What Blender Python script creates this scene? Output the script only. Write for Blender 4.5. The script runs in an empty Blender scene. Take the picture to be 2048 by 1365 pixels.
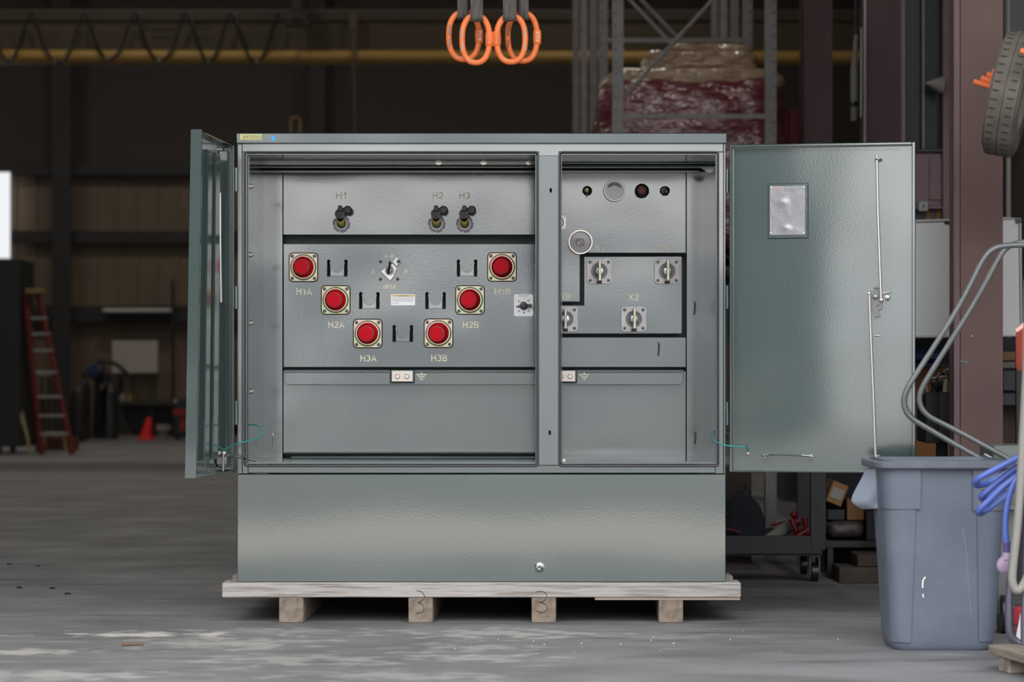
import bpy, bmesh, math, random
from mathutils import Vector, Matrix, noise
random.seed(7)
SC = bpy.context.scene
COL = SC.collection
# ---------------------------------------------------------------- camera
D = 8.946                      # camera to cabinet front (m); cabinet front is the plane y = 0
F = 85.0/36.0*2048             # focal length in pixels of the 2048 wide frame
EYE = 0.9065
cam_d = bpy.data.cameras.new('camera'); cam = bpy.data.objects.new('camera', cam_d); COL.objects.link(cam)
cam.location = (0, -D, EYE); cam.rotation_euler = (math.pi/2, 0, 0)
cam_d.lens = 85; cam_d.sensor_width = 36; cam_d.shift_y = (755-682.5)/2048
cam_d.clip_start = 0.1; cam_d.clip_end = 400
cam_d.dof.use_dof = True; cam_d.dof.focus_distance = D+0.15; cam_d.dof.aperture_fstop = 3.2
SC.camera = cam
# ---------------------------------------------------------------- sky (overcast daylight outside the shop door)
W = bpy.data.worlds.new('sky'); SC.world = W; W.use_nodes = True
wn = W.node_tree.nodes; wl = W.node_tree.links; wn.clear()
w_out = wn.new('ShaderNodeOutputWorld'); w_bg = wn.new('ShaderNodeBackground')
w_tc = wn.new('ShaderNodeTexCoord'); w_sep = wn.new('ShaderNodeSeparateXYZ'); w_cr = wn.new('ShaderNodeValToRGB')
wl.new(w_tc.outputs['Generated'], w_sep.inputs[0]); wl.new(w_sep.outputs['Z'], w_cr.inputs[0])
e = w_cr.color_ramp.elements
e[0].position = 0.0; e[0].color = (0.28, 0.285, 0.29, 1)
e[1].position = 1.0; e[1].color = (0.93, 0.96, 1.0, 1)
a = e.new(0.025); a.color = (0.285, 0.29, 0.30, 1)
a = e.new(0.06); a.color = (0.345, 0.34, 0.34, 1)
a = e.new(0.3); a.color = (0.55, 0.56, 0.57, 1)
wl.new(w_cr.outputs[0], w_bg.inputs[0]); w_bg.inputs[1].default_value = 5.4
wl.new(w_bg.outputs[0], w_out.inputs[0])
SC.view_settings.view_transform = 'Standard'; SC.view_settings.look = 'None'
SC.view_settings.gamma = 1; SC.view_settings.use_curve_mapping = False
SC.view_settings.exposure = 0.12
SC.cycles.use_denoising = True
SC.cycles.max_bounces = 6; SC.cycles.diffuse_bounces = 4; SC.cycles.glossy_bounces = 4
# fill lights added out of view under the roof to lift the dark hall
def area_light(name, loc, power, size, col=(1,.93,.84)):
    L = bpy.data.lights.new(name, 'AREA'); L.shape = 'SQUARE'; L.size = size; L.energy = power; L.color = col
    o = bpy.data.objects.new(name, L); COL.objects.link(o); o.location = loc; return o
for lx in (-9.5, -4.5, 1.):
    for ly, p in ((5, 18), (11, 30), (17, 48), (23, 70)):
        area_light('hall_fill_light', (lx, ly, 8.2), p, .6)
# ---------------------------------------------------------------- pixel helpers (photo px at depth y -> metres)
def S(Y): return (D+Y)/F
def PX(px, Y=0): return (px-1024)*S(Y)
def PZ(py, Y=0): return EYE-(py-755)*S(Y)
def P(px, py, Y=0): return Vector((PX(px, Y), Y, PZ(py, Y)))
# ---------------------------------------------------------------- materials
MATS = {}
def mat(name, col, rough=.6, metal=0., coat=0., coat_ior=1.5, coat_r=.1, spec=.5, noise_col=None, nscale=4., nstretch=(1,1,1),
        nrange=(.35,.65), bump=0., bscale=40., bstretch=(1,1,1), wave=0., wscale=2., alpha=1., emit=0., detail=5., trans=0., rnoise=0.):
    if name in MATS: return MATS[name]
    m = bpy.data.materials.new(name); m.use_nodes = True; MATS[name] = m
    n = m.node_tree.nodes; l = m.node_tree.links; b = n['Principled BSDF']
    b.inputs['Base Color'].default_value = (*col, 1); b.inputs['Roughness'].default_value = rough
    b.inputs['Metallic'].default_value = metal; b.inputs['Specular IOR Level'].default_value = spec
    b.inputs['Coat Weight'].default_value = coat; b.inputs['Coat IOR'].default_value = coat_ior
    b.inputs['Coat Roughness'].default_value = coat_r; b.inputs['Alpha'].default_value = alpha
    b.inputs['Transmission Weight'].default_value = trans
    if emit: b.inputs['Emission Color'].default_value = (*col, 1); b.inputs['Emission Strength'].default_value = emit
    tc = n.new('ShaderNodeTexCoord')
    def nz(scale, stretch, det):
        mp = n.new('ShaderNodeMapping'); mp.inputs['Scale'].default_value = stretch
        t = n.new('ShaderNodeTexNoise'); t.inputs['Scale'].default_value = scale; t.inputs['Detail'].default_value = det
        l.new(tc.outputs['Object'], mp.inputs[0]); l.new(mp.outputs[0], t.inputs[0]); return t
    if noise_col:
        t = nz(nscale, nstretch, detail); mr = n.new('ShaderNodeMapRange')
        mr.inputs[1].default_value = nrange[0]; mr.inputs[2].default_value = nrange[1]
        l.new(t.outputs[0], mr.inputs[0]); mx = n.new('ShaderNodeMix'); mx.data_type = 'RGBA'
        mx.inputs[6].default_value = (*col, 1); mx.inputs[7].default_value = (*noise_col, 1)
        l.new(mr.outputs[0], mx.inputs[0]); l.new(mx.outputs[2], b.inputs['Base Color'])
        if rnoise:
            m2 = n.new('ShaderNodeMapRange'); m2.inputs[3].default_value = rough; m2.inputs[4].default_value = rough+rnoise
            l.new(t.outputs[0], m2.inputs[0]); l.new(m2.outputs[0], b.inputs['Roughness'])
    prev = None
    if wave:
        t = nz(wscale, (1,1,1), 1.); bp = n.new('ShaderNodeBump'); bp.inputs['Strength'].default_value = 1; bp.inputs['Distance'].default_value = wave
        l.new(t.outputs[0], bp.inputs['Height']); prev = bp
    if bump:
        t = nz(bscale, bstretch, 2.); bp = n.new('ShaderNodeBump'); bp.inputs['Strength'].default_value = 1; bp.inputs['Distance'].default_value = bump
        l.new(t.outputs[0], bp.inputs['Height'])
        if prev: l.new(prev.outputs[0], bp.inputs['Normal'])
        prev = bp
    if prev:
        l.new(prev.outputs[0], b.inputs['Normal'])
        l.new(prev.outputs[0], b.inputs['Coat Normal'])
    return m
GREEN = mat('green_enamel', (.013,.037,.032), rough=.45, coat=1., coat_ior=2.6, coat_r=.12, spec=.5, bump=.00006, bscale=150., wave=.008, wscale=2.0)
SKIRT = mat('green_enamel_skirt', (.013,.037,.032), rough=.45, coat=1., coat_ior=2.6, coat_r=.09, spec=.5, bump=.00006, bscale=150., wave=.005, wscale=1.1)
SATIN = mat('green_enamel_satin', (.020,.048,.043), rough=.45, coat=1., coat_ior=2.2, coat_r=.35, spec=.5)
GREEN2 = mat('green_enamel_door', (.013,.040,.035), rough=.45, coat=1., coat_ior=2.6, coat_r=.10, spec=.5, bump=.00005, bscale=150., wave=.005, wscale=1.8)
GASK = mat('gasket_rubber', (.030,.024,.036), rough=.35, spec=.6)
BLK = mat('black_plastic', (.008,.008,.010), rough=.35)
DHOLE = mat('dark_recess_paint', (.014,.045,.038), rough=.35)
STEN = mat('stencil_paint', (.86,.80,.56), rough=.7, noise_col=(.62,.58,.42), nscale=60)
ZINC = mat('yellow_zinc_plate', (.58,.47,.32), rough=.34, metal=.8, noise_col=(.50,.57,.38), nscale=14, nrange=(.42,.58), detail=1)
ZINC2 = mat('pink_zinc_plate', (.62,.45,.40), rough=.34, metal=.8, noise_col=(.56,.54,.35), nscale=11, nrange=(.42,.58), detail=1)
ZDK = mat('zinc_groove', (.10,.09,.06), rough=.5, metal=.4)
RED = mat('red_rubber_cap', (.52,.002,.012), rough=.5, spec=.12)
STEEL = mat('bolt_steel', (.34,.33,.32), rough=.4, metal=.8)
DSTEEL = mat('dark_steel', (.10,.10,.11), rough=.4, metal=.7)
BRITE = mat('bright_zinc', (.66,.64,.61), rough=.3, metal=.85)
CAST = mat('cast_aluminium', (.52,.50,.49), rough=.5, metal=.45, noise_col=(.44,.42,.42), nscale=30)
SPADE = mat('tinned_spade', (.60,.58,.50), rough=.35, metal=.7, noise_col=(.42,.38,.26), nscale=50)
WHITE = mat('white_enamel', (.90,.90,.90), rough=.45)
COPPER = mat('tinned_pad', (.62,.56,.50), rough=.35, metal=.7)
GOLD = mat('brass', (.75,.55,.25), rough=.3, metal=.9)
YEL = mat('yellow_label', (.42,.38,.04), rough=.5)
YST = mat('pale_yellow_sticker', (.50,.47,.22), rough=.6)
STXT = mat('faded_ink', (.30,.27,.12), rough=.7)
GREYTXT = mat('grey_ink', (.40,.40,.43), rough=.7)
BLUE = mat('blue_paint_mark', (.06,.36,.72), rough=.5)
WIRE = mat('teal_wire', (.02,.27,.25), rough=.4)
PLATE = mat('nameplate_aluminium', (.36,.355,.37), rough=.30, metal=.9, wave=.0012, wscale=24)
ORTX = mat('orange_ink', (.65,.20,.08), rough=.6)
MAROON = mat('maroon_plastic', (.17,.03,.035), rough=.45)
WOOD = mat('weathered_wood', (.42,.385,.36), rough=.85, noise_col=(.20,.175,.155), nscale=5, nstretch=(1.2,20,25), nrange=(.45,.75), bump=.002, bscale=14, bstretch=(1,20,25), spec=.2)
WOODE = mat('wood_end_grain', (.27,.215,.17), rough=.9, noise_col=(.13,.10,.08), nscale=26, nrange=(.4,.7), bump=.002, bscale=40, spec=.2)
WOODD = mat('dark_wood', (.10,.08,.065), rough=.9, noise_col=(.05,.04,.035), nscale=6, spec=.2)
MARK = mat('marker_ink', (.012,.012,.016), rough=.6)
ORANGE = mat('orange_lifting_paint', (.74,.165,.035), rough=.45, noise_col=(.82,.20,.05), nscale=25, bump=.0008, bscale=90)
WORN = mat('worn_bare_steel', (.30,.31,.33), rough=.3, metal=.8)
TAG = mat('pale_orange_tag', (.72,.46,.36), rough=.5, noise_col=(.70,.25,.12), nscale=90, nrange=(.45,.6))
SLING = mat('grey_webbing', (.13,.115,.105), rough=.9, noise_col=(.07,.065,.06), nscale=12, nstretch=(6,6,1), bump=.001, bscale=160, bstretch=(1,1,3), spec=.2)
BIN = mat('grey_blue_plastic', (.100,.117,.155), rough=.5, noise_col=(.145,.163,.205), nscale=4.5, nrange=(.35,.75), bump=.0012, bscale=25, rnoise=.15)
BINRIM = mat('bin_rim_plastic', (.135,.147,.178), rough=.42, noise_col=(.085,.095,.12), nscale=8)
BINHAND = mat('pale_plastic_handle', (.24,.265,.33), rough=.5)
SCR = mat('scratch_white', (.55,.58,.62), rough=.6)
CHALK = mat('white_paint_drip', (.80,.78,.72), rough=.6)
TUBE = mat('grey_painted_tube', (.10,.115,.115), rough=.33, coat=.5, noise_col=(.13,.14,.135), nscale=9)
PRIMER = mat('red_oxide_primer', (.150,.084,.070), rough=.6, noise_col=(.118,.066,.062), nscale=3.2, bump=.0008, bscale=60)
PRIMER2 = mat('lightened_red_oxide', (.165,.096,.103), rough=.55, noise_col=(.125,.074,.082), nscale=7, nrange=(.4,.8), bump=.001, bscale=60)  # red oxide lightened to stand in for daylight reaching the far columns
WBOARD = mat('whiteboard_surface', (.62,.62,.61), rough=.35)
WTRIM = mat('board_trim', (.50,.49,.46), rough=.4)
RACK = mat('grey_rack_steel', (.42,.40,.395), rough=.5, noise_col=(.33,.315,.31), nscale=10)
RACKD = mat('dark_rack_steel', (.025,.025,.03), rough=.5)
CARTM = mat('charcoal_cart_paint', (.022,.022,.028), rough=.5)
CARD = mat('cardboard', (.30,.175,.085), rough=.85, noise_col=(.22,.125,.06), nscale=6)
CARDO = mat('orange_brown_board', (.26,.105,.035), rough=.8)
WRAPC = mat('stretch_wrapped_cardboard', (.66,.46,.28), rough=.6, coat=.9, coat_ior=1.7, coat_r=.18, noise_col=(.46,.30,.18), nscale=7, nstretch=(1,1,4), bump=.016, bscale=9, bstretch=(1,1,5))
WRAPR = mat('stretch_wrapped_red_sacks', (.26,.012,.030), rough=.5, coat=1., coat_ior=1.9, coat_r=.14, noise_col=(.36,.16,.17), nscale=5, nstretch=(1,1,4), nrange=(.48,.72), bump=.020, bscale=7, bstretch=(1,1,5))
HOSEB = mat('blue_rubber_hose', (.085,.14,.46), rough=.42, coat=.3)
HOSEG = mat('grey_corrugated_hose', (.23,.22,.20), rough=.55)
PIPE = mat('purple_grey_pipe', (.16,.15,.20), rough=.22, metal=.6)
PURP = mat('mauve_plastic', (.32,.22,.34), rough=.5, noise_col=(.40,.30,.42), nscale=20)
DBLUE = mat('dark_blue_plastic', (.010,.014,.11), rough=.5)
TIRE = mat('dusty_rubber_tread', (.155,.135,.115), rough=.85, noise_col=(.10,.088,.075), nscale=12)
TIRED = mat('tread_groove', (.055,.050,.045), rough=.9)
ORROD = mat('orange_rod', (.95,.22,.08), rough=.5)
CRANEY = mat('crane_yellow', (.40,.24,.055), rough=.5)
LADR = mat('red_fibreglass', (.16,.028,.022), rough=.5)
LADY = mat('yellow_plastic', (.24,.165,.045), rough=.5)
ALU = mat('dull_aluminium', (.35,.34,.33), rough=.4, metal=.6)
CONE = mat('red_cone', (.80,.02,.015), rough=.5)
REDP = mat('red_paint', (.30,.012,.018), rough=.45)
GREYW = mat('pale_grey_panel', (.42,.38,.34), rough=.6)
DARKM = mat('dark_machine_paint', (.022,.023,.022), rough=.5)
CLOTH = mat('dark_cloth', (.012,.012,.018), rough=.95)
GLASS = mat('dusty_glass', (.022,.024,.025), rough=.3, spec=.15)
CEMENT = mat('yard_concrete', (.56,.48,.41), rough=.9)
GRAVEL = mat('yard_asphalt', (.21,.19,.17), rough=.95)
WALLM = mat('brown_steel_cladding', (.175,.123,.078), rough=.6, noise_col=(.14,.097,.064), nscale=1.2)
WALLD = mat('dark_and_shaded_cladding', (.050,.038,.034), rough=.7)
ROOFM = mat('dark_roof', (.04,.038,.038), rough=.8)
GIRT = mat('dark_girt', (.022,.021,.022), rough=.6)
BLOCKERM = mat('dark_blocker', (.03,.045,.045), rough=.7)
# concrete floor : dark polished slab with streaks, stains and a spill of pale absorbent powder
def floor_mat():
    m = bpy.data.materials.new('concrete_floor'); m.use_nodes = True
    n = m.node_tree.nodes; l = m.node_tree.links; b = n['Principled BSDF']
    tc = n.new('ShaderNodeTexCoord')
    def nz(sc, st, det=6., dist=0.):
        mp = n.new('ShaderNodeMapping'); mp.inputs['Scale'].default_value = st
        t = n.new('ShaderNodeTexNoise'); t.inputs['Scale'].default_value = sc; t.inputs['Detail'].default_value = det; t.inputs['Distortion'].default_value = dist
        l.new(tc.outputs['Object'], mp.inputs[0]); l.new(mp.outputs[0], t.inputs[0]); return t.outputs[0]
    def rng(x, a, b2, c=0., d=1.):
        r = n.new('ShaderNodeMapRange'); r.inputs[1].default_value = a; r.inputs[2].default_value = b2; r.inputs[3].default_value = c; r.inputs[4].default_value = d
        l.new(x, r.inputs[0]); return r.outputs[0]
    def mix(f, c1, c2):
        x = n.new('ShaderNodeMix'); x.data_type = 'RGBA'; l.new(f, x.inputs[0])
        for k, c in ((6, c1), (7, c2)):
            if isinstance(c, tuple): x.inputs[k].default_value = (*c, 1)
            else: l.new(c, x.inputs[k])
        return x.outputs[2]
    def math_(op, x, y):
        q = n.new('ShaderNodeMath'); q.operation = op
        for k, v in ((0, x), (1, y)):
            if isinstance(v, (int, float)): q.inputs[k].default_value = v
            else: l.new(v, q.inputs[k])
        return q.outputs[0]
    c = mix(rng(nz(1.1, (1, 1.6, 1)), .38, .62), (.150,.148,.150), (.225,.222,.222))
    c = mix(rng(nz(3.2, (.5, 2.2, 1), 8.), .52, .72), c, (.105,.103,.104))
    c = mix(rng(nz(5., (.6, 2.0, 1), 8.), .60, .75), c, (.31,.305,.30))
    sp = n.new('ShaderNodeSeparateXYZ'); l.new(tc.outputs['Object'], sp.inputs[0])
    # powder patches (cx, cy, rx, ry, strength)
    nn = nz(9., (1, 1.3, 1), 10.)
    for cx, cy, rx, ry, st in ((-1.29,-.43,.36,.085,1.),(-.97,-.70,.34,.20,.45),(-.83,-.32,.34,.14,.3),(-1.62,-.98,.24,.10,.6),(-.06,-.40,.34,.18,.5),(-.12,-.86,.24,.14,.4),(-.10,-1.15,.28,.10,.4),(.5,-.5,.5,.1,.2),(-.7,-1.2,.4,.16,.35),(-1.5,-1.6,.45,.16,.35),(-.35,-1.6,.35,.14,.3)):
        dx = math_('DIVIDE', math_('SUBTRACT', sp.outputs[0], cx), rx); dy = math_('DIVIDE', math_('SUBTRACT', sp.outputs[1], cy), ry)
        r = math_('SQRT', math_('ADD', math_('MULTIPLY', dx, dx), math_('MULTIPLY', dy, dy)), 0)
        r = math_('ADD', r, math_('MULTIPLY', math_('SUBTRACT', nn, .5), 4.5))
        c = mix(rng(r, 1.05, .2, 0, st), c, (.60,.565,.51))
    l.new(c, b.inputs['Base Color'])
    l.new(rng(nz(2., (1,1,1)), .3, .7, .45, .75), b.inputs['Roughness'])
    bp = n.new('ShaderNodeBump'); bp.inputs['Distance'].default_value = .004; l.new(nz(14., (.6,1.6,1), 8.), bp.inputs['Height']); l.new(bp.outputs[0], b.inputs['Normal'])
    return m
FLOOR = floor_mat()
# ---------------------------------------------------------------- mesh helpers
def box(bm, x0, x1, y0, y1, z0, z1, bev=0., M=None, seg=1):
    if x0 > x1: x0, x1 = x1, x0
    if y0 > y1: y0, y1 = y1, y0
    if z0 > z1: z0, z1 = z1, z0
    r = bmesh.ops.create_cube(bm, size=1)['verts']
    bmesh.ops.scale(bm, verts=r, vec=(x1-x0, y1-y0, z1-z0)); bmesh.ops.translate(bm, verts=r, vec=((x0+x1)/2, (y0+y1)/2, (z0+z1)/2))
    if bev:
        es = set(); [es.update(v.link_edges) for v in r]
        q = bmesh.ops.bevel(bm, geom=list(es), offset=bev, segments=seg, affect='EDGES', profile=.5)
        r = [v for v in q['verts'] if v.is_valid]
    if M is not None: bmesh.ops.transform(bm, matrix=M, verts=list({v for v in r}))
    return r
def pbox(bm, x0, x1, y0, y1, Yf, Yb, bev=0., seg=1):
    """box whose front face (at depth Yf) covers photo pixels x0..x1, y0..y1"""
    return box(bm, PX(x0, Yf), PX(x1, Yf), Yf, Yb, PZ(y1, Yf), PZ(y0, Yf), bev, None, seg)
def cyl(bm, p0, p1, r0, r1=None, n=24, caps=True):
    p0 = Vector(p0); p1 = Vector(p1); r1 = r0 if r1 is None else r1; d = p1-p0
    M = Matrix.Translation((p0+p1)/2) @ d.to_track_quat('Z', 'Y').to_matrix().to_4x4()
    return bmesh.ops.create_cone(bm, cap_ends=caps, cap_tris=False, segments=n, radius1=r0, radius2=r1, depth=d.length, matrix=M)['verts']
def tube(bm, pts, r, n=12, closed=False, smooth=0, rf=None):
    pts = [Vector(p) for p in pts]
    for _ in range(smooth):
        q = []; m = len(pts)
        rngi = range(m) if closed else range(m-1)
        if not closed: q.append(pts[0])
        for i in rngi:
            a, b = pts[i], pts[(i+1) % m]; q += [a*.75+b*.25, a*.25+b*.75]
        if not closed: q.append(pts[-1])
        pts = q
    m = len(pts); rings = []; up = None
    for i, p in enumerate(pts):
        t = (pts[(i+1) % m]-pts[i-1]) if closed else (pts[min(i+1, m-1)]-pts[max(i-1, 0)])
        t.normalize()
        if up is None:
            up = Vector((0,0,1)) if abs(t.z) < .9 else Vector((1,0,0))
        up = (up-t*up.dot(t)).normalized(); s = t.cross(up)
        rr = r if rf is None else rf(i/(m-1))*r
        rings.append([bm.verts.new(p+(up*math.cos(k*2*math.pi/n)+s*math.sin(k*2*math.pi/n))*rr) for k in range(n)])
    for i in range(m if closed else m-1):
        a, b = rings[i], rings[(i+1) % m]
        off = 0
        if closed and i == m-1:
            off = min(range(n), key=lambda o: (a[0].co-b[o].co).length)
        for k in range(n): bm.faces.new((a[k], a[(k+1) % n], b[(k+1+off) % n], b[(k+off) % n]))
    if not closed: bm.faces.new(rings[0][::-1]); bm.faces.new(rings[-1])
def lathe(bm, prof, n=40, M=None):
    """profile (r, d) spun about the axis; d runs towards -y (towards the viewer)"""
    rings = []
    for r, d in prof:
        rings.append([bm.verts.new((r*math.cos(k*2*math.pi/n), -d, r*math.sin(k*2*math.pi/n))) for k in range(n)] if r > 1e-6 else [bm.verts.new((0, -d, 0))])
    vs = [v for R in rings for v in R]
    for a, b in zip(rings, rings[1:]):
        if len(a) == 1 and len(b) == 1: continue
        for k in range(n):
            if len(a) == 1: bm.faces.new((a[0], b[(k+1) % n], b[k]))
            elif len(b) == 1: bm.faces.new((a[k], a[(k+1) % n], b[0]))
            else: bm.faces.new((a[k], a[(k+1) % n], b[(k+1) % n], b[k]))
    if M is not None: bmesh.ops.transform(bm, matrix=M, verts=vs)
    return vs
def rrect(w, h, r, n=6, cx=0, cz=0):
    out = []
    for sx, sz, a0 in ((1,1,0),(-1,1,90),(-1,-1,180),(1,-1,270)):
        for k in range(n+1):
            a = math.radians(a0+90*k/n); out.append((cx+sx*(w/2-r)+r*math.cos(a), cz+sz*(h/2-r)+r*math.sin(a)))
    return out
def circ(r, cx=0, cz=0, n=28): return [(cx+r*math.cos(k*2*math.pi/n), cz+r*math.sin(k*2*math.pi/n)) for k in range(n)]
def plate(bm, outer, holes=(), Yf=0., th=.004, bev=0., M=None):
    """flat plate in the xz plane with holes; front face at Yf, thickness th backwards"""
    cu = bpy.data.curves.new('t', 'CURVE'); cu.dimensions = '2D'; cu.fill_mode = 'BOTH'; cu.extrude = th/2-bev; cu.bevel_depth = bev; cu.bevel_resolution = 0
    if bev: cu.offset = -bev
    for lp in (outer, *holes):
        sp = cu.splines.new('POLY'); sp.points.add(len(lp)-1); sp.use_cyclic_u = True
        for q, (x, z) in zip(sp.points, lp): q.co = (x, z, 0, 1)
    o = bpy.data.objects.new('t', cu); me = o.to_mesh()
    R = Matrix(((1,0,0,0),(0,0,-1,Yf+th/2),(0,1,0,0),(0,0,0,1)))
    me.transform(R if M is None else M @ R)
    bm.from_mesh(me); o.to_mesh_clear(); bpy.data.objects.remove(o); bpy.data.curves.remove(cu)
def polyp(pts, Y): return [(PX(x, Y), PZ(y, Y)) for x, y in pts]
WM = {}
def obj(name, bm, m, parent=None, loc=None, M=None, smooth=True, label=None):
    """link bm (built in world coordinates, or local ones with M) as one mesh object"""
    bmesh.ops.remove_doubles(bm, verts=bm.verts, dist=1e-6)
    bmesh.ops.recalc_face_normals(bm, faces=bm.faces)
    if M is None: M = Matrix.Translation(loc) if loc is not None else Matrix.Identity(4)
    me = bpy.data.meshes.new(name); bm.to_mesh(me); bm.free(); me.materials.append(m)
    if smooth:
        me.shade_smooth(); me.set_sharp_from_angle(angle=math.radians(35))
    o = bpy.data.objects.new(name, me); COL.objects.link(o)
    place(o, parent, M)
    if label: o['label'] = label
    return o
def place(o, parent, M):
    o.matrix_basis = M
    if parent is not None:
        o.parent = parent; o.matrix_parent_inverse = WM[parent.name].inverted()
    WM[o.name] = M
def thing(name, label, cat, loc=(0,0,0), group=None):
    o = bpy.data.objects.new(name, None); COL.objects.link(o); o.empty_display_size = .1
    place(o, None, Matrix.Translation(loc)); tag(o, label, cat, group); return o
def tag(o, label, cat, group=None, kind=None):
    o['label'] = label; o['category'] = cat
    if group: o['group'] = group
    if kind: o['kind'] = kind
    return o
def struct(name, bm, m, label=None):
    o = obj(name, bm, m); o['kind'] = 'structure'; return o
def copy_tree(src, parent, M, label=None, group=None):
    """copy an object and its children; M is a world matrix applied in front of the source's"""
    c = src.copy(); COL.objects.link(c); place(c, parent, M @ WM[src.name])
    if label: c['label'] = label
    if group: c['group'] = group
    for ch in [x for x in list(SC.objects) if x.parent is src]:
        copy_tree(ch, c, M)
    return c
def BM(): return bmesh.new()
def text(body, size, M, m, parent, name='lettering', ext=.0005, spacing=1.0, label=None, fit=None):
    cu = bpy.data.curves.new('t', 'FONT'); cu.body = body; cu.size = size; cu.extrude = ext; cu.align_x = 'CENTER'; cu.align_y = 'CENTER'; cu.space_character = spacing; cu.resolution_u = 3
    o = bpy.data.objects.new('t', cu); me = o.to_mesh(); bm = BM(); bm.from_mesh(me); o.to_mesh_clear()
    bpy.data.objects.remove(o); bpy.data.curves.remove(cu)
    if fit:
        xs = [v.co.x for v in bm.verts]; ys = [v.co.y for v in bm.verts]
        bmesh.ops.translate(bm, verts=bm.verts, vec=(-(min(xs)+max(xs))/2, -(min(ys)+max(ys))/2, 0))
        bmesh.ops.scale(bm, verts=bm.verts, vec=(fit[0]/(max(xs)-min(xs)), fit[1]/(max(ys)-min(ys)), 1))
    R = Matrix.Rotation(math.pi/2, 4, 'X')
    bmesh.ops.transform(bm, matrix=R, verts=bm.verts)
    return obj(name, bm, m, parent, M=M, smooth=False, label=label)
# stroke lettering like a cut stencil : polylines in a unit cell, painted as flat strips with small breaks
def _arc(cx, cy, rx, ry, a0, a1, n=8): return [(cx+rx*math.cos(math.radians(a0+(a1-a0)*k/n)), cy+ry*math.sin(math.radians(a0+(a1-a0)*k/n))) for k in range(n+1)]
GLYPH = {
 'H': (.72, [[(.07,0),(.07,1)],[(.65,0),(.65,1)],[(.07,.52),(.65,.52)]]),
 '1': (.42, [[(.06,.76),(.20,.84),(.30,1),(.30,0)]]),
 '2': (.66, [_arc(.33,.70,.26,.26,165,-20)+[(.40,.42),(.06,.06)],[(.06,.055),(.62,.055)]]),
 '3': (.64, [_arc(.31,.73,.24,.22,150,-90),_arc(.31,.28,.27,.24,90,-150)]),
 'A': (.74, [[(.04,0),(.37,1),(.70,0)],[(.17,.32),(.57,.32)]]),
 'B': (.66, [[(.07,0),(.07,1)],[(.16,.95),(.38,.95)]+_arc(.38,.745,.20,.205,90,-90)+[(.16,.54)],[(.16,.50),(.40,.50)]+_arc(.40,.275,.22,.225,90,-90)+[(.16,.05)]]),
 'X': (.72, [[(.04,0),(.68,1)],[(.04,1),(.68,0)]]),
 '0': (.66, [_arc(.33,.5,.26,.45,84,-84),_arc(.33,.5,.26,.45,96,264)]),
 'O': (.78, [_arc(.39,.5,.32,.45,84,-84),_arc(.39,.5,.32,.45,96,264)]),
 'P': (.66, [[(.07,0),(.07,1)],[(.16,.95),(.38,.95)]+_arc(.38,.71,.21,.24,90,-90)+[(.16,.47)]]),
 'E': (.62, [[(.07,0),(.07,1)],[(.07,.94),(.58,.94)],[(.07,.52),(.52,.52)],[(.07,.06),(.58,.06)]]),
 'N': (.72, [[(.07,0),(.07,1)],[(.09,.98),(.63,.02)],[(.65,0),(.65,1)]]),
 '-': (.38, [[(.04,.42),(.34,.42)]]),
}
def ptext(body, px, py, w, h, Y, parent, m=None, name='lettering', label=None):
    if any(ch not in GLYPH for ch in body):
        return text(body, 1, Matrix.Translation(P(px, py, Y-.0008)), m or STEN, parent, name, fit=(w*S(Y), h*S(Y)), label=label)
    k = S(Y); H_ = h*k; adv = sum(GLYPH[c][0] for c in body)+.14*(len(body)-1); sx = w*k/adv; sw = H_*.15/2
    bm = BM(); x = PX(px, Y)-w*k/2; z0 = PZ(py, Y)-H_/2; y = Y-.0004
    for c in body:
        gw, lines = GLYPH[c]
        for ln in lines:
            y -= .00012
            p = [Vector((x+a*sx, 0, z0+b*H_)) for a, b in ln]; L_ = []; R_ = []
            for i, q in enumerate(p):
                d = (p[min(i+1, len(p)-1)]-p[max(i-1, 0)]).normalized(); n = Vector((-d.z, 0, d.x))
                L_.append(bm.verts.new((q.x+n.x*sw, y, q.z+n.z*sw))); R_.append(bm.verts.new((q.x-n.x*sw, y, q.z-n.z*sw)))
            for i in range(len(p)-1): bm.faces.new((L_[i], L_[i+1], R_[i+1], R_[i]))
        x += (gw+.14)*sx
    for f in bm.faces:
        if f.normal.y > 0: f.normal_flip()
    g_ = bmesh.ops.extrude_face_region(bm, geom=bm.faces[:]); bmesh.ops.translate(bm, verts=[v for v in g_['geom'] if isinstance(v, bmesh.types.BMVert)], vec=(0, .0005, 0))
    return obj(name, bm, m or STEN, parent, smooth=False, label=label)
# ================================================================ THE BUILDING AND THE YARD
DOORY = -3.35
BACKY = 29.2
XL, XR = -13.0, 6.2
bm = BM(); box(bm, XL-.2, XR+.2, DOORY, BACKY+.2, -.2, 0); struct('floor', bm, FLOOR)
bm = BM(); box(bm, -40, 40, DOORY-3.3, DOORY-.002, -.2, -.004); struct('trim_1', bm, CEMENT)
bm = BM(); box(bm, -60, 60, DOORY-13, DOORY-3.302, -.2, -.006); struct('trim_2', bm, mat('reflection_dark_ground', (.085,.09,.09), rough=.9))  # unseen ground strip, kept dark to band the reflection on the skirt
bm = BM(); box(bm, -60, 60, -90, DOORY-13.002, -.2, -.006); struct('trim_8', bm, GRAVEL)
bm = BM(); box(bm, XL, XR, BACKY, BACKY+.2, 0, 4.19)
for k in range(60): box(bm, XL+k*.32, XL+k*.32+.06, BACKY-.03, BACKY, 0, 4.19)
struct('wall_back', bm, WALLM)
bm = BM(); box(bm, XL, XR, BACKY, BACKY+.2, 4.19, 8.4); struct('wall_back_upper', bm, WALLD)  # upper wall coloured darker in place of the weaker light up there
bm = BM(); box(bm, XL-.2, XL, DOORY, BACKY, 0, 8.4); struct('wall_left', bm, WALLD)
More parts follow.
